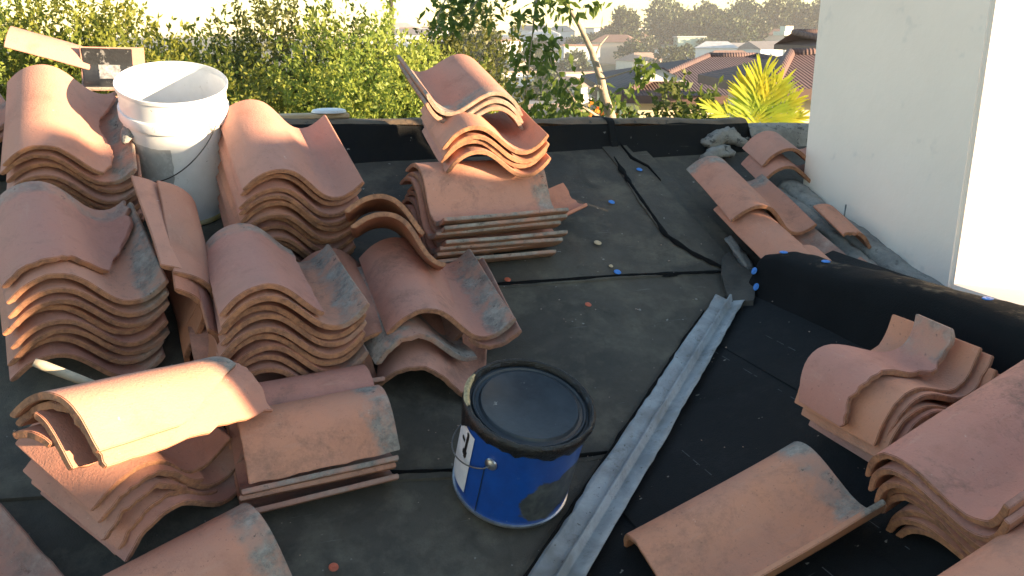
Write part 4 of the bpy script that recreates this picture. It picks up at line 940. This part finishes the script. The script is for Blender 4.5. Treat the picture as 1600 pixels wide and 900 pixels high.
def house(px0, px1, d0, dep, ze, zr, inset, roofm, label, wz0=-1, wallm=None, name='neighbour_house', over=.5):
    c = far((tb(px0)+tb(px1))/2, d0+dep/2); w2 = (px1-px0)/1401*d0/2
    o = empty(name, (c.x, c.y, 0), label, 'house'); o.rotation_euler = (0, 0, R(-20))
    bm = bmesh.new(); add_box(bm, (0, 0, (ze+wz0)/2-.06), ((w2-over)*2, dep-2*over, ze-wz0)); mobj('wall', bm_mesh('wall', bm, wallm or CREAM), None, o)
    h = dep/2; v = [(-w2, -h, ze), (w2, -h, ze), (w2, h, ze), (-w2, h, ze), (-w2+inset, 0, zr), (w2-inset, 0, zr), (-w2, -h, ze-.16), (w2, -h, ze-.16), (w2, h, ze-.16), (-w2, h, ze-.16)]
    mobj('roof', pydata('roof', v, [(0, 1, 5, 4), (1, 2, 5), (2, 3, 4, 5), (3, 0, 4)], roofm), None, o)
    mobj('fascia', pydata('fascia', v, [(6, 7, 1, 0), (7, 8, 2, 1), (8, 9, 3, 2), (9, 6, 0, 3), (9, 8, 7, 6)], FASC), None, o)
    bm = bmesh.new()
    for a_, b_ in (((-w2, -h, ze), (-w2+inset, 0, zr)), ((w2, -h, ze), (w2-inset, 0, zr)), ((-w2+inset, 0, zr), (w2-inset, 0, zr))): tube_bm(bm, [a_, b_], .09, 8)
    mobj('ridge_tiles', bm_mesh('ridge_tiles', bm, roofm, True), None, o)
    return o, w2, h
o, w2, h = house(872, 1420, 18, 10, zz(151, 18), zz(88, 23), 2.9, RB, 'low house with a brown tiled hip roof and cream wall beyond the kerb')
gx = far(tb(1036), 18.6) - o.location; lx = gx.dot(RT); ly = gx.dot(HD); zg = zz(128, 18.6)
v = [(lx-.55, ly, zg), (lx+.55, ly, zg), (lx, ly, zg+.26), (lx-.55, ly+1.8, zg+.1), (lx+.55, ly+1.8, zg+.1), (lx, ly+1.8, zg+.26)]
mobj('dormer_roof', pydata('dormer_roof', [(a, b-.12 if k < 3 else b, c+.03) for k, (a, b, c) in enumerate(v)], [(0, 2, 5, 3), (2, 1, 4, 5)], RB), None, o)
mobj('dormer_vent', pydata('dormer_vent', v[:3], [(0, 1, 2)], mat_plain('white_paint', (.75, .75, .75), (.7, .7, .7), 5, .7, 0, 0)), None, o)
bm = bmesh.new(); add_box(bm, (-w2+3.2, -h+.5, zz(151, 18)-1.2), (.9, .06, .8)); mobj('window', bm_mesh('window', bm, GLASS), None, o)
house(1118, 1420, 12.5, 5, zz(140, 12.5), zz(84, 15), 1.0, RR, 'nearer house with a red ribbed tile roof behind the palm')
house(1244, 1300, 26, 5, zz(72, 26), zz(50, 28.5), 1.2, RR, 'small red roofed house showing beside the white wall')
# far town
wallms = [mat_plain('town_wall', c_, tuple(q*.9 for q in c_), 1, .9, 0, 0) for c_ in [(.72, .72, .72), (.66, .62, .54), (.52, .55, .58), (.60, .50, .42)]]
roofms = [mat_plain('town_roof', c_, tuple(q*.8 for q in c_), 1, .85, 0, 0) for c_ in [(.30, .29, .29), (.28, .16, .12), (.55, .55, .56), (.17, .16, .17), (.34, .24, .19)]]
def town_meshes(wm, rm, sx, sy, h, kind):
    bm = bmesh.new(); add_box(bm, (0, 0, h/2-1), (sx, sy, h+2)); wme = bm_mesh('wall', bm, wm)
    x, y = sx/2+.4, sy/2+.4
    if kind == 0: v = [(-x, -y, h), (x, -y, h), (x, y, h), (-x, y, h), (-x, 0, h+sy*.22), (x, 0, h+sy*.22)]; f = [(0, 1, 5, 4), (2, 3, 4, 5), (0, 4, 3), (1, 2, 5), (3, 2, 1, 0)]
    elif kind == 1: v = [(-x, -y, h), (x, -y, h), (x, y, h), (-x, y, h), (-x+sy*.4, 0, h+sy*.24), (x-sy*.4, 0, h+sy*.24)]; f = [(0, 1, 5, 4), (2, 3, 4, 5), (0, 4, 3), (1, 2, 5), (3, 2, 1, 0)]
    else: v = [(-x, -y, h), (x, -y, h), (x, y, h), (-x, y, h), (-x, -y, h+.4), (x, -y, h+.4), (x, y, h+.4), (-x, y, h+.4)]; f = [(0, 1, 5, 4), (1, 2, 6, 5), (2, 3, 7, 6), (3, 0, 4, 7), (4, 5, 6, 7), (3, 2, 1, 0)]
    rme = pydata('roof', v, f, rm); bm = bmesh.new()
    add_box(bm, (0, 0, 0), (sx*.13, .12, h*.35))
    return wme, rme, (bm_mesh('window', bm, GLASS), [(-sx*.3+sx*.3*k, -sy/2-.03, h*.5) for k in range(3)])
kinds = []; rg = random.Random(11)
for k in range(14): kinds.append(town_meshes(wallms[k % 4], roofms[(k*3) % 5], rg.uniform(9, 15), rg.uniform(7, 10), rg.choice([3, 3.4, 6]), k % 3))
spots = []
for d in (108, 135, 165, 190, 215, 245, 275, 305, 340, 375, 410):
    b = -.06 if d < 300 else -.12
    while b < .40:
        spots.append((b+rg.uniform(-.006, .006), d+rg.uniform(-9, 9))); b += rg.uniform(13, 22)/d
spots += [(-.2+.05*k, 330+20*(k % 3)) for k in range(3)]
for i, (b, d) in enumerate(spots):
    p = far(b, d); z = ground(d, b*d); wme, rme, nme = rg.choice(kinds)
    o = empty('town_house', (p.x, p.y, z), 'small pale house in the far hillside town', 'house', 'houses of the far hillside town'); o.rotation_euler = (0, 0, R(-20)+rg.uniform(-.5, .5))
    mobj('wall', wme, None, o); mobj('roof', rme, None, o)
    if d < 260:
        for q in nme[1]: mobj('window', nme[0], None, o).location = q
wm = mat_plain('green_wall', (.42, .52, .44), (.38, .47, .40), 1, .9, 0, 0); wme, rme, nme = town_meshes(wm, roofms[2], 9, 8, 5, 2)
p = far(tb(1077), 300, ground(300, tb(1077)*300)+.8); o = empty('town_house', tuple(p), 'pale green box building below the hilltop trees', 'building'); o.rotation_euler = (0, 0, R(-20)); mobj('wall', wme, None, o); mobj('roof', rme, None, o)
# hilltop and town trees
for i, (px, ty, wp, d) in enumerate([(977, 22, 24, 300), (1032, 11, 30, 330), (1058, 20, 30, 340), (1083, 26, 30, 330), (1104, 13, 26, 350), (1130, 24, 30, 340), (1152, 18, 26, 330), (1163, 9, 22, 350), (1188, 18, 30, 340), (1210, 6, 30, 330), (1226, 10, 26, 340), (1246, 10, 26, 350), (1266, 18, 26, 330), (1286, 12, 26, 340),
                             (1045, 36, 34, 310), (1100, 36, 36, 305), (1128, 34, 34, 310), (1150, 38, 30, 300), (1180, 36, 30, 305), (965, 50, 40, 320), (1000, 62, 28, 300)]):
    zt = zz(ty, d); g = ground(d, tb(px)*d); hh_ = zt-g; rx = wp/1401*d/2*1.05
    tree(far(tb(px), d, g), rx, hh_*.36, hh_*.64-.2, ['round crowned tree on the far hilltop', 'tall domed tree standing alone on the far hill'][px == 977], 'tree', 'trees on the far hilltop' if px != 977 else None, 300+i, 330, 9, 2.2, 1.0, .8, LEAFF, name='hilltop_tree', up=.2, shell=.45, trunk_r=.35, limbs=4, lumps=10)
for i in range(40):
    d = rg.uniform(110, 400); b = rg.uniform(-.05, .38); g = ground(d, b*d); hh_ = rg.uniform(4, 8)
    tree(far(b, d, g), hh_*.4, hh_*.34, hh_*.62, 'dark garden tree among the far town houses', 'tree', 'trees among the far town houses', 400+i, 130, 9, 1.3, .8, .6, LEAFF, name='town_tree', up=.2, shell=.45, trunk_r=.2, limbs=3)
d = 62; tree(far(tb(760), d), 1.0, 2.6, zz(40, d)-2.8, 'dark pointed pine beyond the highest tile pile', 'tree', None, 500, 420, 12, .5, .22, .1, LEAFF, name='pine_tree', up=.4, shell=.3, trunk_r=.12)
for i, (px, ty) in enumerate([(700, 60), (728, 66)]):
    tree(far(tb(px), 120, ground(120)), 3.2, 3.5, zz(ty, 120)-ground(120)-3.8, ['left one of two dark trees far behind the highest pile', 'right one of two dark trees far behind the highest pile'][i], 'tree', None, 510+i, 260, 10, 1., .6, .4, LEAFF, name='town_tree', up=.2, trunk_r=.2)
# poles
DARKW = mat_plain('pole_wood', (.045, .038, .032), (.03, .026, .022), 12, .9, 0, .3)
p = far(tb(613), 28); tag(tube('utility_pole', [(p.x, p.y, -.3), (p.x, p.y, 9.6)], [.085, .065], DARKW), 'dark wooden utility pole rising behind the hedge', 'pole')
p = far(tb(1228), 70); UP = empty('pale_mast', (p.x, p.y, 0), 'pale mast with a small platform beside the white wall, in the town', 'mast')
mw = mat_plain('pale_metal', (.7, .66, .58), (.6, .57, .5), 9, .6, 0, 0)
zt = zz(46, 70); t_ = tube('mast', [(0, 0, -2), (0, 0, zt)], .13, mw, UP); bm = bmesh.new(); add_box(bm, (0, 0, zt-.3), (1.4, 1.4, .3)); add_box(bm, (0, 0, zt), (.7, .7, .5)); mobj('platform', bm_mesh('platform', bm, mw), None, UP)
# haze
hz = bpy.data.materials.new('haze'); hz.use_nodes = True; t_ = hz.node_tree; t_.nodes.remove(t_.nodes['Principled BSDF']); pv = t_.nodes.new('ShaderNodeVolumePrincipled')
pv.inputs['Color'].default_value = (.9, .93, 1, 1); pv.inputs['Density'].default_value = HAZE; pv.inputs['Anisotropy'].default_value = .0
t_.links.new(pv.outputs[0], t_.nodes['Material Output'].inputs['Volume'])
if HAZE > 0:
    bm = bmesh.new(); add_box(bm, (0, 0, 0), (2300, 2300, 1)); 
    for v_ in bm.verts: v_.co.z = -13 if v_.co.z < 0 else 22
    tag(mobj('haze', bm_mesh('haze', bm, hz)), 'pale haze over the valley and the far town', None, None, 'stuff')
